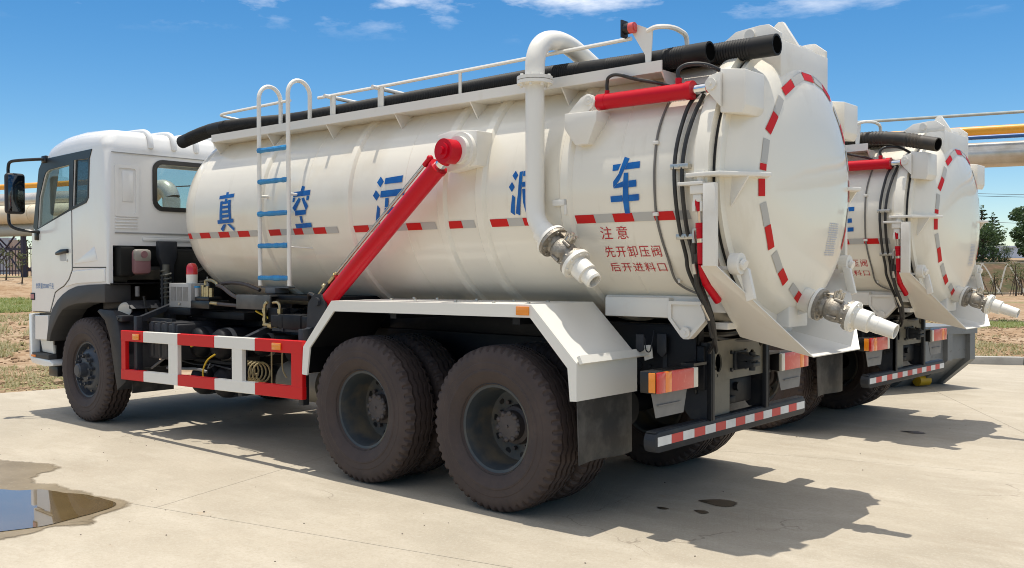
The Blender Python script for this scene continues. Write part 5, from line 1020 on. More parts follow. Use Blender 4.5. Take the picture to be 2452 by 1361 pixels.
for s_ in (-1, 1):
    Y = lambda a, b_: (min(a*s_, b_*s_), max(a*s_, b_*s_))
    F = [(-6.771, 2.037), (-6.715, 2.0), (-5.844, 2.190), (-5.526, 2.248), (-5.472, 2.297), (-5.443, 2.692), (-5.388, 2.784), (-6.44, 2.765), (-6.53, 2.745), (-6.62, 2.66)]
    P(B().plate(F, [W1, W2], XZ, *Y(1.249, 1.257)), "door_window_frame", 'black', cab)
    P(B().plate(W1, [], XZ, *Y(1.232, 1.236)), "door_glass", 'glass', cab); P(B().plate(W2, [], XZ, *Y(1.232, 1.236)), "quarter_glass", 'glass_dark', cab)
    D = [(-6.80, 1.115), (-6.375, 1.118), (-6.254, 1.329), (-6.16, 1.365), (-6.039, 1.402), (-5.93, 1.47), (-5.85, 1.571), (-5.856, 2.174), (-5.862, 2.183), (-6.715, 1.995), (-6.80, 1.985), (-6.82, 1.6)]
    dr = P(B().prism(D, XZ, *Y(1.248, 1.259)), "door", 'cab', cab, 20)
    P(B().plate(inset(D, [-.009]*len(D)), [inset(D, [.0005]*len(D))], XZ, *Y(1.248, 1.2515)), "door_shadow_line", 'black', cab)  # dark strip painted as the shadow line around the door
    P(B().prism([(-6.185, 1.735), (-6.17, 1.755), (-6.06, 1.783), (-5.91, 1.785), (-5.91, 1.742), (-6.02, 1.738), (-6.165, 1.722)], XZ, *Y(1.259, 1.285), .006), "door_handle", 'black', dr)
    P(B().plate(rrect(-6.12, -5.97, 1.66, 1.74, .03), [], XZ, *Y(1.2585, 1.261)).cyl((-5.945, 1.258*s_, 1.665), (-5.945, 1.264*s_, 1.665), .012, n=10), "handle_recess", mat("recess_grey", (.45, .45, .44), .4), dr)
    P(B().box(-5.835, -5.12, *Y(1.249, 1.2515), 1.586, 1.597), "body_seam", 'black', cab, label=None)
    P(B().prism([(-5.80, 1.63), (-5.36, 1.80), (-5.30, 1.66)], XZ, *Y(1.249, 1.256), .003), "pressed_crease", 'cab', cab)
    P(B().prism([(-5.83, 1.555), (-5.13, 1.585), (-5.13, 1.45), (-5.75, 1.425), (-6.0, 1.39), (-5.90, 1.46)], XZ, *Y(1.249, 1.262), .006), "wing_panel", 'cab', cab, 20)
    fnt = lambda x, z: (x if s_ < 0 else -12.98-x, 1.262*s_, z)
    text_bm("总质量25000千克", -6.49, .44, 1.363, 1.425, fnt, 'door_text', dr, "weight_text", 1.0, 0)
    P(B().box(-6.845, -6.735, *Y(1.258, 1.264), 1.235, 1.315, .003), "side_reflector", 'dark_grey', dr); P(B().box(-6.835, -6.75, *Y(1.264, 1.267), 1.25, 1.30), "reflector_lens", mat("dull_pink_lens", (.42, .16, .18), .3), dr)
    AO = [(-5.11, 1.42), (-5.5, 1.41), (-5.744, 1.394), (-5.90, 1.36), (-6.041, 1.309), (-6.17, 1.243), (-6.288, 1.153), (-6.35, 1.06), (-6.403, .929), (-6.437, .80)]
    AI = [(-5.11, 1.243), (-5.5, 1.235), (-5.748, 1.216), (-5.90, 1.19), (-6.044, 1.148), (-6.14, 1.08), (-6.23, .991), (-6.29, .93), (-6.33, .87), (-6.358, .80)]
    at = P(B().prism(AO+AI[::-1], XZ, *Y(1.0, 1.272), .006), "wheel_arch", 'trim', cab, 30)
    P(B().box(-6.87, -6.86, *Y(1.0, 1.1), 1.0, 1.05), "corner_cap", 'black', cab)
    P(B().prism([(-6.76, 1.068), (-6.435, 1.078), (-6.44, .81), (-6.765, .80)], XZ, *Y(1.16, 1.252), .006), "step_panel", 'cab', cab, 20)
    P(B().prism([(-6.84, 1.09), (-6.40, 1.09), (-6.42, .60), (-6.84, .60)], XZ, *Y(1.0, 1.17)), "step_well", 'black', cab)
    P(B().prism([(-6.76, .80), (-6.445, .80), (-6.43, .655), (-6.70, .665)], XZ, *Y(1.17, 1.20), .006), "step_back", 'white', cab)
    P(B().prism([(-6.84, .655), (-6.425, .652), (-6.425, .595), (-6.84, .605)], XZ, *Y(1.0, 1.255), .004), "step_tread", 'trim', cab)
    P(B().box(-6.85, -6.74, *Y(1.255, 1.262), .607, .632, .002), "side_marker", 'lens_orange', cab)
    P(B().prism([(-6.93, 1.08), (-6.86, 1.08), (-6.85, .604), (-6.424, .594), (-6.33, .56), (-6.335, .53), (-6.55, .515), (-6.86, .535), (-6.93, .60)], XZ, *Y(1.05, 1.25), .012), "bumper_end", 'cab', cab, 25)
    P(B().box(-6.55, -6.34, *Y(1.0, 1.2), .41, .52, .01), "tow_bracket", 'black')
    # mirror on its bent arms
    if s_ < 0: mr_ = P(B().tube(smooth([(-6.47, 1.25*s_, 2.765), (-6.55, 1.36*s_, 2.755), (-6.66, 1.46*s_, 2.745), (-6.74, 1.505*s_, 2.73), (-6.765, 1.515*s_, 2.67), (-6.765, 1.515*s_, 2.55), (-6.765, 1.515*s_, 2.3), (-6.765, 1.515*s_, 2.12), (-6.75, 1.50*s_, 2.045), (-6.70, 1.44*s_, 2.005), (-6.62, 1.34*s_, 1.985), (-6.61, 1.24*s_, 1.975)], 5), .017, 8), "mirror_arm", 'black', cab)
    if s_ < 0:
        P(B().box(-6.52, -6.42, *Y(1.235, 1.275), 2.72, 2.80, .012), "arm_clamp", 'black', mr_); P(B().box(-6.69, -6.62, *Y(1.235, 1.285), 1.89, 2.00, .012), "arm_clamp", 'black', mr_)
        P(B().box(-6.75, -6.66, *Y(1.375, 1.575), 2.17, 2.61, .035, 3), "mirror_housing", 'plastic', mr_)
        P(B().box(-6.6615, -6.6585, *Y(1.392, 1.558), 2.195, 2.585, .001), "mirror_glass", M['mirror_dark'], mr_)
    # front mudguard and its flap behind the wheel
    P(B().prism([(-5.36, 1.15), (-5.30, 1.175), (-5.02, 1.165), (-4.95, 1.10), (-4.86, .86), (-4.80, .62), (-4.78, .48), (-4.95, .38), (-5.02, .60), (-5.10, .90), (-5.20, 1.06)], XZ, *Y(.86, 1.235), .012), "front_mudguard", 'plastic')
    P(B().box(-6.40, -5.05, *Y(.66, .68), .70, 1.42).box(-6.40, -5.05, *Y(.68, 1.22), 1.425, 1.435).box(-6.42, -6.40, *Y(.68, 1.2), .75, 1.43), "wheel_well", 'black')
    P(B().prism([(-5.5, 1.24), (-5.02, 1.26), (-4.9, 1.18), (-5.5, 1.16)], XZ, *Y(.75, 1.10), .01), "inner_mudguard", 'plastic')
    P(B().box(-4.80, -4.79, *Y(.72, 1.16), .36, .60), "mud_flap", 'flap')
    P(B().box(-5.0, -4.86, *Y(1.10, 1.225), 1.06, 1.12, .01).cyl((-4.93, 1.228*s_, 1.09), (-4.93, 1.236*s_, 1.09), .014, n=10), "mudguard_bracket", 'plastic')
P(B().box(-6.93, -6.84, -1.05, 1.05, .53, 1.10, .02), "front_bumper", 'cab')
P(B().box(-6.88, -6.84, -1.2, 1.2, 1.10, 1.14), "grille_edge", 'black')
# things behind the cab
P(B().box(-5.12, -4.95, -1.045, -.855, 1.52, 1.77, .04).cyl((-4.95, -.95, 1.72), (-4.925, -.95, 1.72), .035, n=16), "coolant_tank", 'pink')
P(B().box(-5.11, -4.935, -1.04, -.86, 1.645, 1.772, .035), "coolant_tank_top", mat("milky_plastic", (.27, .25, .22), .4))  # milky tone darkened too, with the cab's shade in the colour
P(B().prism([(-.78, 1.86), (-.58, 1.86), (-.58, 1.70), (-.62, 1.60), (-.62, 1.30), (-.74, 1.30), (-.74, 1.60), (-.78, 1.70)], YZ, -5.02, -4.94, .012).box(-5.02, -4.9, -.70, -.62, 1.0, 1.35, .01), "cab_lock_bracket", 'dark_grey')
sc = [( -4.93+.05*math.cos(2*math.pi*k/10), -.72+.05*math.sin(2*math.pi*k/10), 1.25+.0045*k) for k in range(70)]
P(B().tube(sc, .009, 6).cyl((-4.93, -.72, 1.50), (-4.93, -.72, 1.62), .035, n=14).cyl((-4.93, -.72, 1.2), (-4.93, -.72, 1.55), .02, n=10), "cab_damper", mat("dusty_spring_steel", (.10, .10, .085), .5))
P(B().box(-5.25, -5.0, -1.16, -1.0, 1.50, 1.80, .03).box(-5.3, -5.0, -.6, .6, 1.0, 1.78, .05), "cab_rear_frame", mat("dusty_frame", (.012, .012, .011), .7, spec=.2, stain=(5, (.05, .046, .038), .55, .85)))
P(B().box(-5.1, -4.7, .5, 1.1, 1.0, 2.4, .05), "air_filter", 'plastic')
P(B().tube(smooth([(-5.0, -.45, 1.30), (-4.75, -.5, 1.52), (-4.4, -.42, 1.62), (-4.0, -.3, 1.58)]), .022, 8).tube(smooth([(-5.0, -.35, 1.25), (-4.8, -.4, 1.42), (-4.45, -.35, 1.50)]), .018, 8).tube(smooth([(-4.95, -.95, 1.3), (-4.92, -.93, 1.1), (-4.95, -.9, .95)]), .012, 6), "coolant_hose", 'cable')
P(B().cyl((-5.02, -.98, 1.30), (-5.02, -.98, 1.40), .022, n=12), "small_valve", 'plate_grey')
P(B().cyl((-4.86, -.80, 1.20), (-4.86, -.80, 1.5), .012, n=8), "thin_rod", 'dark_grey')

# ------------------------------------------------------------------ suction hoses lying on the catwalks
def suction_hose(pts, r, m, label, bands=(), group="black suction hoses on the truck tops", mtx=None, rib=.0022, pitch=.018):
    P_ = smooth(pts, 40); L = [0]
    for i in range(1, len(P_)): L.append(L[-1]+(P_[i]-P_[i-1]).length)
    n = int(L[-1]/pitch*2); pts2, rad, k = [], [], 0
    for i in range(n+1):
        t = L[-1]*i/n
        while k < len(L)-2 and L[k+1] < t: k += 1
        q = P_[k].lerp(P_[k+1], (t-L[k])/max(L[k+1]-L[k], 1e-9)); pts2.append(q)
        flat = min(t, L[-1]-t) < .16 or any(abs(t/L[-1]-b) < .018 for b in bands)
        rad.append(r+(0 if flat else (rib if i % 2 else -rib))+.0012*mnoise.noise((t*9, 0, 0)))
    if mtx: pts2 = [mtx @ q for q in pts2]
    e = pts2[-1]; d = (pts2[-1]-pts2[-2]).normalized(); s = pts2[0]; ds = (pts2[0]-pts2[1]).normalized()
    b = B().tube(pts2+[e, e-d*.12], rad+[r*.84, r*.82], 20, cap0=True, cap1=True)
    o = b.to("suction_hose", m, None, 28); tag(o, label, "hose", group)
    for q, dd in ((e, d), (s, ds)): P(B().cyl(q-dd*.012, q+dd*.0008, r*.80, n=18), "bore_shade", 'bore', o)  # flat black disc paints the shade inside the hose end
    return o
Q0 = (-.655, 2.905)
suction_hose([(-4.80, -.60, 2.865), (-4.6, -.61, 2.89), (-4.3, -.63, 2.918), (-4.0, -.645, 2.928), (-3.5, -.65, 2.912), (-2.9, -.655, 2.885), (-2.0, -.655, 2.885), (-1.0, -.655, 2.89), (-.1, -.655, 2.895), (.6, -.655, 2.875), (.95, -.655, 2.872), (1.255, -.66, 2.872)], .064, 'hose', "longer reaching black hose on the near truck whose drooping end sticks out over the cab", (.12, .34, .86, .93))
suction_hose([(-4.28, -.50, 2.84), (-4.1, -.515, 2.875), (-3.8, -.52, 2.885), (-2.9, -.52, 2.885), (-1.5, -.52, 2.888), (0, -.52, 2.89), (.8, -.52, 2.888), (1.2, -.525, 2.886), (1.62, -.53, 2.882)], .064, 'hose', "black hose on the near truck ending beside the white hinge box above the door", (.3, .55, .9))
YAW2, OFF2 = -.033, Vector((-.31, 4.321, -.06))
M2 = Matrix.Translation(OFF2) @ Matrix.Rotation(YAW2, 4, 'Z')
suction_hose([(-4.5, -.64, 2.88), (-3.5, -.65, 2.885), (-1.0, -.655, 2.89), (.55, -.655, 2.90), (.85, -.66, 2.905), (1.05, -.69, 2.895), (1.3, -.75, 2.855), (1.52, -.80, 2.80), (1.66, -.83, 2.765)], .064, 'hose_brown', "dusty ribbed hose on the far truck bending out over its door cylinder", (.93,), mtx=M2, rib=.0035, pitch=.036)
suction_hose([(-4.2, -.515, 2.875), (-2.9, -.52, 2.885), (0, -.52, 2.89), (.8, -.515, 2.89), (1.24, -.51, 2.898)], .060, 'hose_brown', "short dusty hose end behind the bent hose on the far truck", (), mtx=M2, rib=.0035, pitch=.036)

# ------------------------------------------------------------------ the second truck: a copy of the first and all its parts
truck2 = dup(truck, loc=OFF2, rot=(0, 0, YAW2)); truck2["label"] = "white tanker truck parked behind the front one, mostly hidden but for its tail"

# ------------------------------------------------------------------ grey steel bin behind the far truck
G0 = Vector((-.118, 8.354, -.06)); ub = Vector((.42, .90, 0)).normalized(); nb = Vector((.90, -.42, 0)).normalized()
bin_ = tag(empty("steel_bin", G0), "low grey ribbed steel bin with sloping end standing behind the far truck", "steel bin")
def bp_(u, n, z): return tuple(ub*u+nb*n+Vector((0, 0, z)))
UL, UR = -3.4, 0.0
prof = [(0, .0), (.47, .40), (.50, .40), (.50, .84), (-2.2, .84), (-2.2, 0)]
b = B()
sec = lambda u, k: [bp_(u, n_, z_) for n_, z_ in prof]
b.rings([sec(UL, 0), sec(UR, 0)]); P(b, "bin_shell", 'bin', bin_, 20)
P(B().rings([[bp_(u, n_, z_) for n_, z_ in ((.48, .74), (.58, .74), (.58, .85), (.48, .85))] for u in (UL-.02, UR+.04)]), "bin_rim", 'bin', bin_, 20)
for i in range(9):
    u = UR-.02-.42*i
    P(B().rings([[bp_(uu, n_, z_) for n_, z_ in ((.46, .39), (.49, .40), (.49, .742), (.575, .742), (.575, .39), (.08, .005), (0, .0))] for uu in (u-.07, u+.02)]), "bin_rib", 'bin', bin_, 20)
P(B().rings([[bp_(u, n_, z_) for n_, z_ in ((.0, .0), (.16, .0), (.16, .09), (.0, .0))] for u in (UL, UR)]) if 0 else B().cyl(bp_(-.62, .16, .085), bp_(-.42, .16, .085), .075, n=18), "bin_roller", 'bin_yellow', bin_)

# ------------------------------------------------------------------ pipe bridge in the distance
PR, PL = axis(2386, 31), axis(40, 51.5)
pd = (PR-PL).normalized(); pn = Vector((-pd.y, pd.x, 0)); PC = lambda t: PL+(PR-PL)*t          # t=0 far left, t=1 far right
def pipe(nm, z, r, off, t0, t1, m, label, flanges=0, n=20):
    a, c = PC(t0)+pn*off+Vector((0, 0, z)), PC(t1)+pn*off+Vector((0, 0, z))
    b = B().cyl(a, c, r, n=n); k = int((c-a).length/6)
    o = empty(nm, ((a+c)/2)); tag(o, label, "pipe", None)
    inv = Matrix.Translation(-(a+c)/2)
    b.bm.transform(inv); P(b, "pipe_run", m, o, 40)
    if flanges:
        for i in range(1, k):
            q = a.lerp(c, i/k); fb = B().cyl(q-pd*.05, q+pd*.05, r*1.04, n=n); fb.bm.transform(inv); P(fb, "joint_band", m, o, 40)
    return o
pipe("gas_pipe", 6.08, .15, .5, -.8, .19, 'pipe_orange', "orange pipe on top of the pipe bridge behind the cab mirror", 1, 14)
pipe("gas_pipe", 6.08, .15, .5, .6, 2.0, 'pipe_orange', "orange pipe high above the thick grey one at the right picture edge", 1, 14)
pipe("thin_pipe", 6.42, .05, -.9, .55, 2.0, 'pipe_green', "thin grey pipe highest of all above the orange pipe", 0, 8)
pipe("blue_pipe", 5.76, .07, -.3, .5, 2.0, 'pipe_blue', "blue pipe just under the orange pipe at the right", 0, 10)
pipe("conduit_pipe", 5.66, .03, .9, -.8, .6, 'wire', "thin dark conduit under the orange pipe at the far left", 0, 8)
pipe("clad_pipe", 5.22, .41, 0, -.8, .19, 'pipe_white', "silvery clad pipe between the orange and the cream pipe left of the cab", 1, 28)
pipe("clad_pipe", 5.22, .41, 0, .6, 2.0, 'pipe_white', "thick grey clad pipe reaching the right edge behind the far tank", 1, 28)
pipe("cream_pipe", 4.46, .50, -.5, -.8, .185, 'pipe_cream', "thick cream pipe beneath the silvery pipe behind the cab", 1, 28)
pipe("green_pipe", 3.68, .36, -.1, -.8, .18, 'pipe_green', "grey green pipe lowest on the purple trestle", 1, 24)
# tall elbow seen through the cab windows
eb = axis(412, 47); 
pe = tag(empty("elbow_pipe", eb), "pale elbow pipe turning down, seen through the back window of the cab", "pipe")
P(B().tube(smooth([(0, 0, 1), (0, 0, 4.6), (-.02, 0, 5.05), (-.2, -.05, 5.4), (-.5, -.13, 5.55), (-.9, -.22, 5.5), (-1.4, -.3, 5.2)], 6), .42, 24), "elbow", 'pipe_white', pe)
P(B().cyl((0, 0, 4.3), (0, 0, 4.45), .46, n=24), "joint_band", 'pipe_white', pe)
cr_ = tag(empty("guard_railing", axis(430, 46)), "thin pale railing before the elbow pipe, seen through the cab window", "railing")
rb = B().tube([(-3, 0, 4.1), (3, 0, 4.1)], .04, 8).tube([(-3, 0, 3.6), (3, 0, 3.6)], .03, 8)
P(rb, "rail", 'pipe_green', cr_)
for k in range(7): P(B().tube([(-3+k, 0, 1), (-3+k, 0, 4.1)], .03, 6), "post", 'pipe_green', cr_)
# purple steel trestles
def trestle():
    t = empty("pipe_trestle"); W = 1.5; H = 3.25
    P(B().box(-W-.3, W+.3, -.14, .14, H-.12, H+.06), "girder", 'trestle', t); P(B().box(-W-.3, W+.3, 2.86, 3.14, H-.12, H+.06), "girder", 'trestle', t)
    for x in (-W, W):
        for y in (0, 3.0): P(B().box(x-.1, x+.1, y-.1, y+.1, -.4, H-.12), "column", 'trestle', t)
        P(B().box(x-.09, x+.09, -.1, 3.1, H+.06, H+.22), "beam", 'trestle', t)
    for y in (0, 3.0): P(B().cyl((-W, y, .2), (W, y, H-.3), .05, n=6).cyl((W, y, .2), (-W, y, H-.3), .05, n=6).box(-W, W, y-.05, y+.05, 1.55, 1.65), "cross_brace", 'trestle', t)
    for y in (.2, 2.8):
        for x in (-W, W): P(B().cyl((x, .1, .3 if y < 1 else H-.4), (x, 2.9, H-.4 if y < 1 else .3), .05, n=6), "cross_brace", 'trestle', t)
    for x in (-W, W): P(B().box(x-.05, x+.05, -.05, .05, H+.2, H+.55), "pipe_stool", 'trestle', t)
    return t
t0 = trestle(); proto_used = False
for t, lab in ((-.02, "purple steel trestle with crossed braces carrying the pipes left of the cab"), (.36, "purple steel trestle hidden behind the front truck"), (1.25, "purple steel trestle beyond the right edge")):
    o = t0 if not proto_used else dup(t0); proto_used = True
    q = PC(t); o.location = (q.x, q.y, .0+terr(q.x, q.y)-.1); o.rotation_euler = (0, 0, math.atan2(pd.y, pd.x)); tag(o, lab, "trestle", "steel trestles of the pipe bridge")
# a fence and works seen under the pipes on the left
fe = tag(empty("yard_fence", axis(45, 62)), "dark slim bar fence behind the purple trestle", "fence")
zf = terr(axis(45, 62).x, axis(45, 62).y)
P(B().box(-5, 4, -.03, .03, zf+1.75, zf+1.85).box(-5, 4, -.03, .03, zf+.3, zf+.38), "fence_rail", 'trestle', fe)
for k in range(46): P(B().box(-5+.2*k-.02, -5+.2*k+.02, -.02, .02, zf, zf+1.95), "fence_bar", 'trestle', fe)
fe.rotation_euler = (0, 0, yaw)
wk = axis(12, 85); hz = terr(wk.x, wk.y)
ws = tag(empty("chimney_tower", wk), "pale square tower far away seen through the trestle", "tower"); ws.rotation_euler = (0, 0, yaw)
P(B().box(-.7, .7, -.7, .7, hz-.5, hz+3.2), "tower_wall", mat("tower_blue_grey", (.36, .40, .46), .8, stain=(.8, (.42, .36, .32), .5, .7)), ws)
P(B().box(.72, 1.1, -.6, .6, hz-.5, hz+3.0), "tower_flue", mat("brick_flue", (.40, .31, .26), .9, stain=(2, (.5, .44, .38), .5, .7)), ws)

# ------------------------------------------------------------------ building, trees, saplings and slope on the right
bc_ = axis(2436, 118); hz = terr(bc_.x, bc_.y)
bd = tag(empty("office_building", (bc_.x, bc_.y, hz)), "pale blue flat roofed building behind the trees at the right", "building"); bd.rotation_euler = (0, 0, yaw+R(12))
BH = 3.95-hz
P(B().box(-2.6, 7, -4, 4, -1, BH), "wall", 'building', bd); P(B().box(-2.75, 7.1, -4.15, 4.15, BH, BH+.18), "roof_edge", 'building', bd)
P(B().box(-.2, 7.5, -5.2, -4, -1, BH-1.0), "porch", 'building', bd)
for k in range(4):
    for zz in (BH-2.2, BH-1.2): P(B().box(-1.9+2.2*k, -1.0+2.2*k, -4.06 if (k == 0 or zz > BH-2) else -5.26, -3.98 if (k == 0 or zz > BH-2) else -5.18, zz, zz+.45), "window", 'building_dark', bd)
def leafy(center, rad, n, size, rg, squash=1., b=None, shell=.35, flat=0.):
    vs_, fs_ = [], []
    for i in range(n):
        while True:
            q = Vector((rg.uniform(-1, 1), rg.uniform(-1, 1), rg.uniform(-1, 1)))
            if shell < q.length < 1: break
        q = Vector((q.x*rad[0], q.y*rad[1], q.z*rad[2]))+center
        nrm = Vector((rg.gauss(0, 1), rg.gauss(0, 1), rg.gauss(0, 1)+flat)).normalized(); a = nrm.orthogonal().normalized(); c = nrm.cross(a); s = size*rg.uniform(.6, 1.4)
        k = len(vs_); vs_ += [q+a*s*.5, q+c*s*.30+a*s*.05, q-a*s*.5, q-c*s*.30-a*s*.05]; fs_.append((k, k+1, k+2, k+3))
    return vs_, fs_
def mesh_part(name, vs_, fs_, m, parent):
    me = bpy.data.meshes.new(name); me.from_pydata([tuple(v) for v in vs_], [], fs_); me.materials.append(M[m]); me.update()
    o = bpy.data.objects.new(name, me); COL.objects.link(o); o.parent = parent; return o
def tree(p, D, h, w, kind, seed, label, group="trees on the far bank"):
    rg = random.Random(seed); q = axis(p, D); z0 = terr(q.x, q.y)-.1
    t = tag(empty("tree", (q.x, q.y, z0)), label, "tree", group)
    b = B(); b.tube(smooth([(0, 0, 0), (.05, .02, h*.3), (-.03, .05, h*.6), (0, 0, h*.9)], 4), [h*.028*(1-.06*i) for i in range(13)], 8)
    V, F = [], []
    def addl(c, rad, n, size, flat=0.):
        v, f_ = leafy(Vector(c), rad, n, size, rg, flat=flat); k = len(V); V.extend(v); F.extend([tuple(i+k for i in ff) for ff in f_])
    if kind == 'round':
        for i in range(15):
            a = rg.uniform(0, 6.28); rr = w*.34*math.sqrt(rg.random()); zz = h*rg.uniform(.16, .9); k = 1-.45*abs(zz/h-.5)
            c = (rr*math.cos(a)*k*1.2, rr*math.sin(a)*k*1.2, zz); s = w*rg.uniform(.15, .27)
            b.tube([(0, 0, min(zz*.75, h*.6)), tuple(Vector(c)*.75+Vector((0, 0, zz*.22)))], [h*.012, h*.005], 6); addl(c, (s, s, s*.75), 190, h*.055)
    elif kind == 'tier':
        for i in range(9):
            zz = h*(.36+.068*i); L = w*.5*(1.0-.075*i)*rg.uniform(.8, 1.15); n_ = 6
            for k in range(n_):
                a = 6.28*k/n_+i*.7+rg.uniform(-.3, .3); ex = Vector((L*math.cos(a), L*math.sin(a), zz+L*.10))
                b.tube([(0, 0, zz-.05*h), tuple(ex)], [h*.008, h*.003], 5)
                for u in (.45, .7, .95): addl((ex.x*u, ex.y*u, zz+L*.12*u), (L*.17, L*.17, L*.06), 26, h*.032, 1.5)
        addl((0, 0, h*.97), (w*.1, w*.1, h*.05), 40, h*.03)
    else:                                                  # young, sparse
        for i in range(6):
            a = rg.uniform(0, 6.28); zz = h*rg.uniform(.5, .95); c = (w*.25*math.cos(a), w*.25*math.sin(a), zz)
            b.tube([(0, 0, zz*.7), c], [h*.01, h*.004], 5); addl(c, (w*.22, w*.22, h*.10), 46, h*.045)
    P(b, "trunk", 'bark', t); mesh_part("crown", V, F, {'round': 'leaf_dark', 'tier': 'leaf_mid', 'young': 'leaf_young'}[kind] if kind != 'tier' else 'leaf_dark', t); return t
tree(2474, 76, 4.9, 3.4, 'round', 11, "largest dark bushy tree against the right edge of the picture")
tree(2480, 80, 6.2, 4.6, 'round', 12, "dark tree cut by the right edge behind the largest one")
tree(2352, 74, 3.3, 4.0, 'round', 13, "dark broad bush just right of the far tank door")
tree(2333, 78, 3.6, 3.2, 'round', 22, "dark bush half hidden by the far tank door")
tree(2392, 80, 1.5, 2.0, 'round', 14, "small bush between the two tiered trees and the building")
tree(2377, 79, 4.2, 1.7, 'tier', 15, "tiered dark tree with flat branches left of the pale blue building")
tree(2350, 86, 5.1, 1.7, 'tier', 16, "thin tiered tree rising behind the bush by the far tank door")
tree(2410, 88, 1.6, 1.6, 'young', 17, "slim light green tree in front of the pale blue building")
for k, (p, D, h, w, lab) in enumerate(((2352, 55, 1.45, .8, "sapling nearest the far tank door on the lower bank"), (2382, 55.5, 1.6, .8, "sapling in front of the pale slope ribs"), (2432, 54, 2.1, 1.7, "bushy sapling with stakes below the largest tree"), (2445, 57, 1.9, 1.3, "staked sapling cut by the right picture edge"))):
    t = tree(p, D, h, w, 'young', 40+k, lab, "staked saplings below the bank")
    for a in (0, 2.1, 4.2): P(B().tube([(.45*math.cos(a), .45*math.sin(a), 0), (.05*math.cos(a), .05*math.sin(a), h*.62)], .022, 5), "stake", 'bark', t)
for k, (p, D, h, w, lab) in enumerate(((14, 47, 1.7, .9, "thin sapling in front of the purple trestle at the left edge"), (52, 46, 1.5, .8, "thin leafless sapling under the pipes beside the cab mirror"), (64, 58, 2.5, 1.3, "yellow green young tree by the trestle column next to the cab"))):
    tree(p, D, h, w, 'young', 60+k, lab, "young trees under the pipe bridge")
# concrete ribs on the bank
rs = tag(empty("slope_lattice", axis(2380, 60)), "pale concrete ribs crossing on the bare earth bank", "slope ribs")
o0 = axis(2380, 60)
def ter_pt(p, D, dz=.06): q = axis(p, D); return Vector((q.x, q.y, terr(q.x, q.y)+dz))-Vector((o0.x, o0.y, 0))
def rib(pa, Da, pb, Db, w=.07):
    pts = [ter_pt(pa+(pb-pa)*i/8, Da+(Db-Da)*i/8, .03) for i in range(9)]; P(B().tube(pts, w, 6), "rib", 'lattice', rs, 20)
rib(2240, 67.6, 2600, 67.6); rib(2240, 60.3, 2600, 60.3)
for p in (2270, 2330, 2390, 2450, 2510): rib(p, 60.3, p+24, 67.5, .06); rib(p+8, 60.3, p-44, 67.5, .06)
# retaining strip of red earth behind
for k, (pa, pb, z, D, lab) in enumerate(((1500, 3300, 5.6, 95, "upper thin power line crossing the sky at the right"), (1500, 3300, 3.2, 95, "lower thin power line crossing the sky at the right"))):
    A_, C_ = axis(pa, D+25)+Vector((0, 0, 9.4+z-1.6)), axis(pb, D-25)+Vector((0, 0, z+1.0)); b = B()
    pts = [A_.lerp(C_, i/24)-Vector((0, 0, 1.1*(1-(i/12-1)**2))) for i in range(25)]
    b.tube(pts, .022, 5)
    if k == 0: b.tube([q+Vector((0, 0, .22)) for q in pts], .022, 5)
    tag(b.to("power_line", 'wire'), lab, "power line", "power lines over the far bank")
for p, D, lab in ((1500, 120, "power pole hidden behind the trucks"), (3300, 70, "power pole beyond the right edge")):
    q = axis(p, D); po = tag(empty("power_pole", (q.x, q.y, terr(q.x, q.y))), lab, "power pole", "power poles"); P(B().cyl((0, 0, -.5), (0, 0, 14 if p < 2000 else 9), .16, .1, 10), "pole", 'stone', po); P(B().box(-.9, .9, -.06, .06, 8, 8.12), "cross_arm", 'stone', po)

# ------------------------------------------------------------------ loose earth and grass
def on_dirt(x, y):
    # outside the yard polygon
    c = False; n = len(YARD)
    for i in range(n):
        (x1, y1), (x2, y2) = YARD[i], YARD[(i+1) % n]
        if (y1 > y) != (y2 > y) and x < (x2-x1)*(y-y1)/(y2-y1)+x1: c = not c
    return not c
rg = random.Random(21); ico = bmesh.new(); bmesh.ops.create_icosphere(ico, subdivisions=1, radius=1); IV = [v.co.copy() for v in ico.verts]; IF = [tuple(v.index for v in fc.verts) for fc in ico.faces]; ico.free()
V, F = [], []
def clod(x, y, s):
    k = len(V); z = terr(x, y); a, b_, c_ = rg.uniform(.7, 1.4), rg.uniform(.7, 1.4), rg.uniform(.45, .9)
    for v in IV:
        j = rg.uniform(.72, 1.2); V.append((x+v.x*s*a*j, y+v.y*s*b_*j, z+s*.15+v.z*s*c_*j))
    F.extend([tuple(i+k for i in ff) for ff in IF])
n = 0
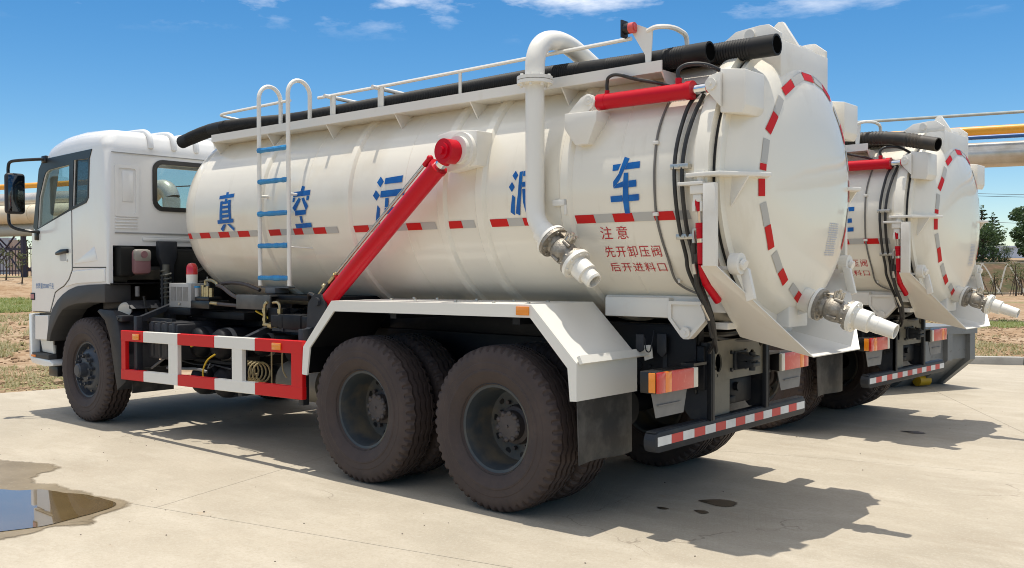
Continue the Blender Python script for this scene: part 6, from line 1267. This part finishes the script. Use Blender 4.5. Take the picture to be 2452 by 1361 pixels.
while n < 5200:
    if rg.random() < .55: p, D = rg.uniform(-250, 260), 10.2+22*rg.random()**2
    else: p, D = rg.uniform(2180, 2650), 12.5+20*rg.random()**1.8
    q = axis(p, D)
    if not on_dirt(q.x, q.y) or not on_dirt(q.x+.12, q.y-.12): continue
    if mnoise.noise((q.x*.5, q.y*.5, 4)) < -.15 and rg.random() < .7: continue
    clod(q.x, q.y, .018*(1+D*.02)*rg.uniform(.5, 1.5)*(2.2 if rg.random() < .05 else 1)); n += 1
me = bpy.data.meshes.new("earth_clods"); me.from_pydata(V, [], F); me.materials.append(M['clod']); me.update()
o = bpy.data.objects.new("earth_clods", me); COL.objects.link(o); tag(o, "loose dry lumps of earth beside the concrete yard", None, None, 'stuff')
def blades(name, zones, m, label, seed):
    rg = random.Random(seed); V, F = [], []
    for (p0, p1, D0, D1, n, h, thr) in zones:
        k = 0; tries = 0
        while k < n and tries < n*12:
            tries += 1; q = axis(rg.uniform(p0, p1), rg.uniform(D0, D1))
            if not on_dirt(q.x, q.y): continue
            if mnoise.noise((q.x*.45, q.y*.45, 11))+.35*mnoise.noise((q.x*2.2, q.y*2.2, 5)) < thr: continue
            k += 1; z = terr(q.x, q.y)
            for _ in range(3):
                a = rg.uniform(0, 6.28); hh = h*rg.uniform(.5, 1.3); w = hh*.13; dx, dy = math.cos(a), math.sin(a); ox, oy = rg.uniform(-.03, .03), rg.uniform(-.03, .03)
                i = len(V); bx, by = q.x+ox, q.y+oy
                V += [(bx-dy*w, by+dx*w, z-.01), (bx+dy*w, by-dx*w, z-.01), (bx+dx*hh*.9, by+dy*hh*.9, z+hh*.8)]; F.append((i, i+1, i+2))
    me = bpy.data.meshes.new(name); me.from_pydata(V, [], F); me.materials.append(M[m]); me.update()
    o = bpy.data.objects.new(name, me); COL.objects.link(o); tag(o, label, None, None, 'stuff')
blades("grass", [(-150, 110, 33, 40, 3800, .16, -.45), (2340, 2600, 27, 31, 1100, .10, .0), (2420, 2560, 13, 15, 500, .09, -.1)], 'grass', "green grass strip across the far earth", 31)
blades("dry_grass", [(-200, 240, 10.2, 22, 2600, .075, .02), (-200, 120, 18, 30, 1400, .12, .0), (2280, 2600, 13, 26, 900, .09, .15)], 'drygrass', "thin dry grass tufts on the bare earth", 32)
blades("weeds", [(-300, 320, 10.05, 11.2, 420, .10, -.2)], 'grass', "green weeds along the edge of the concrete", 33)
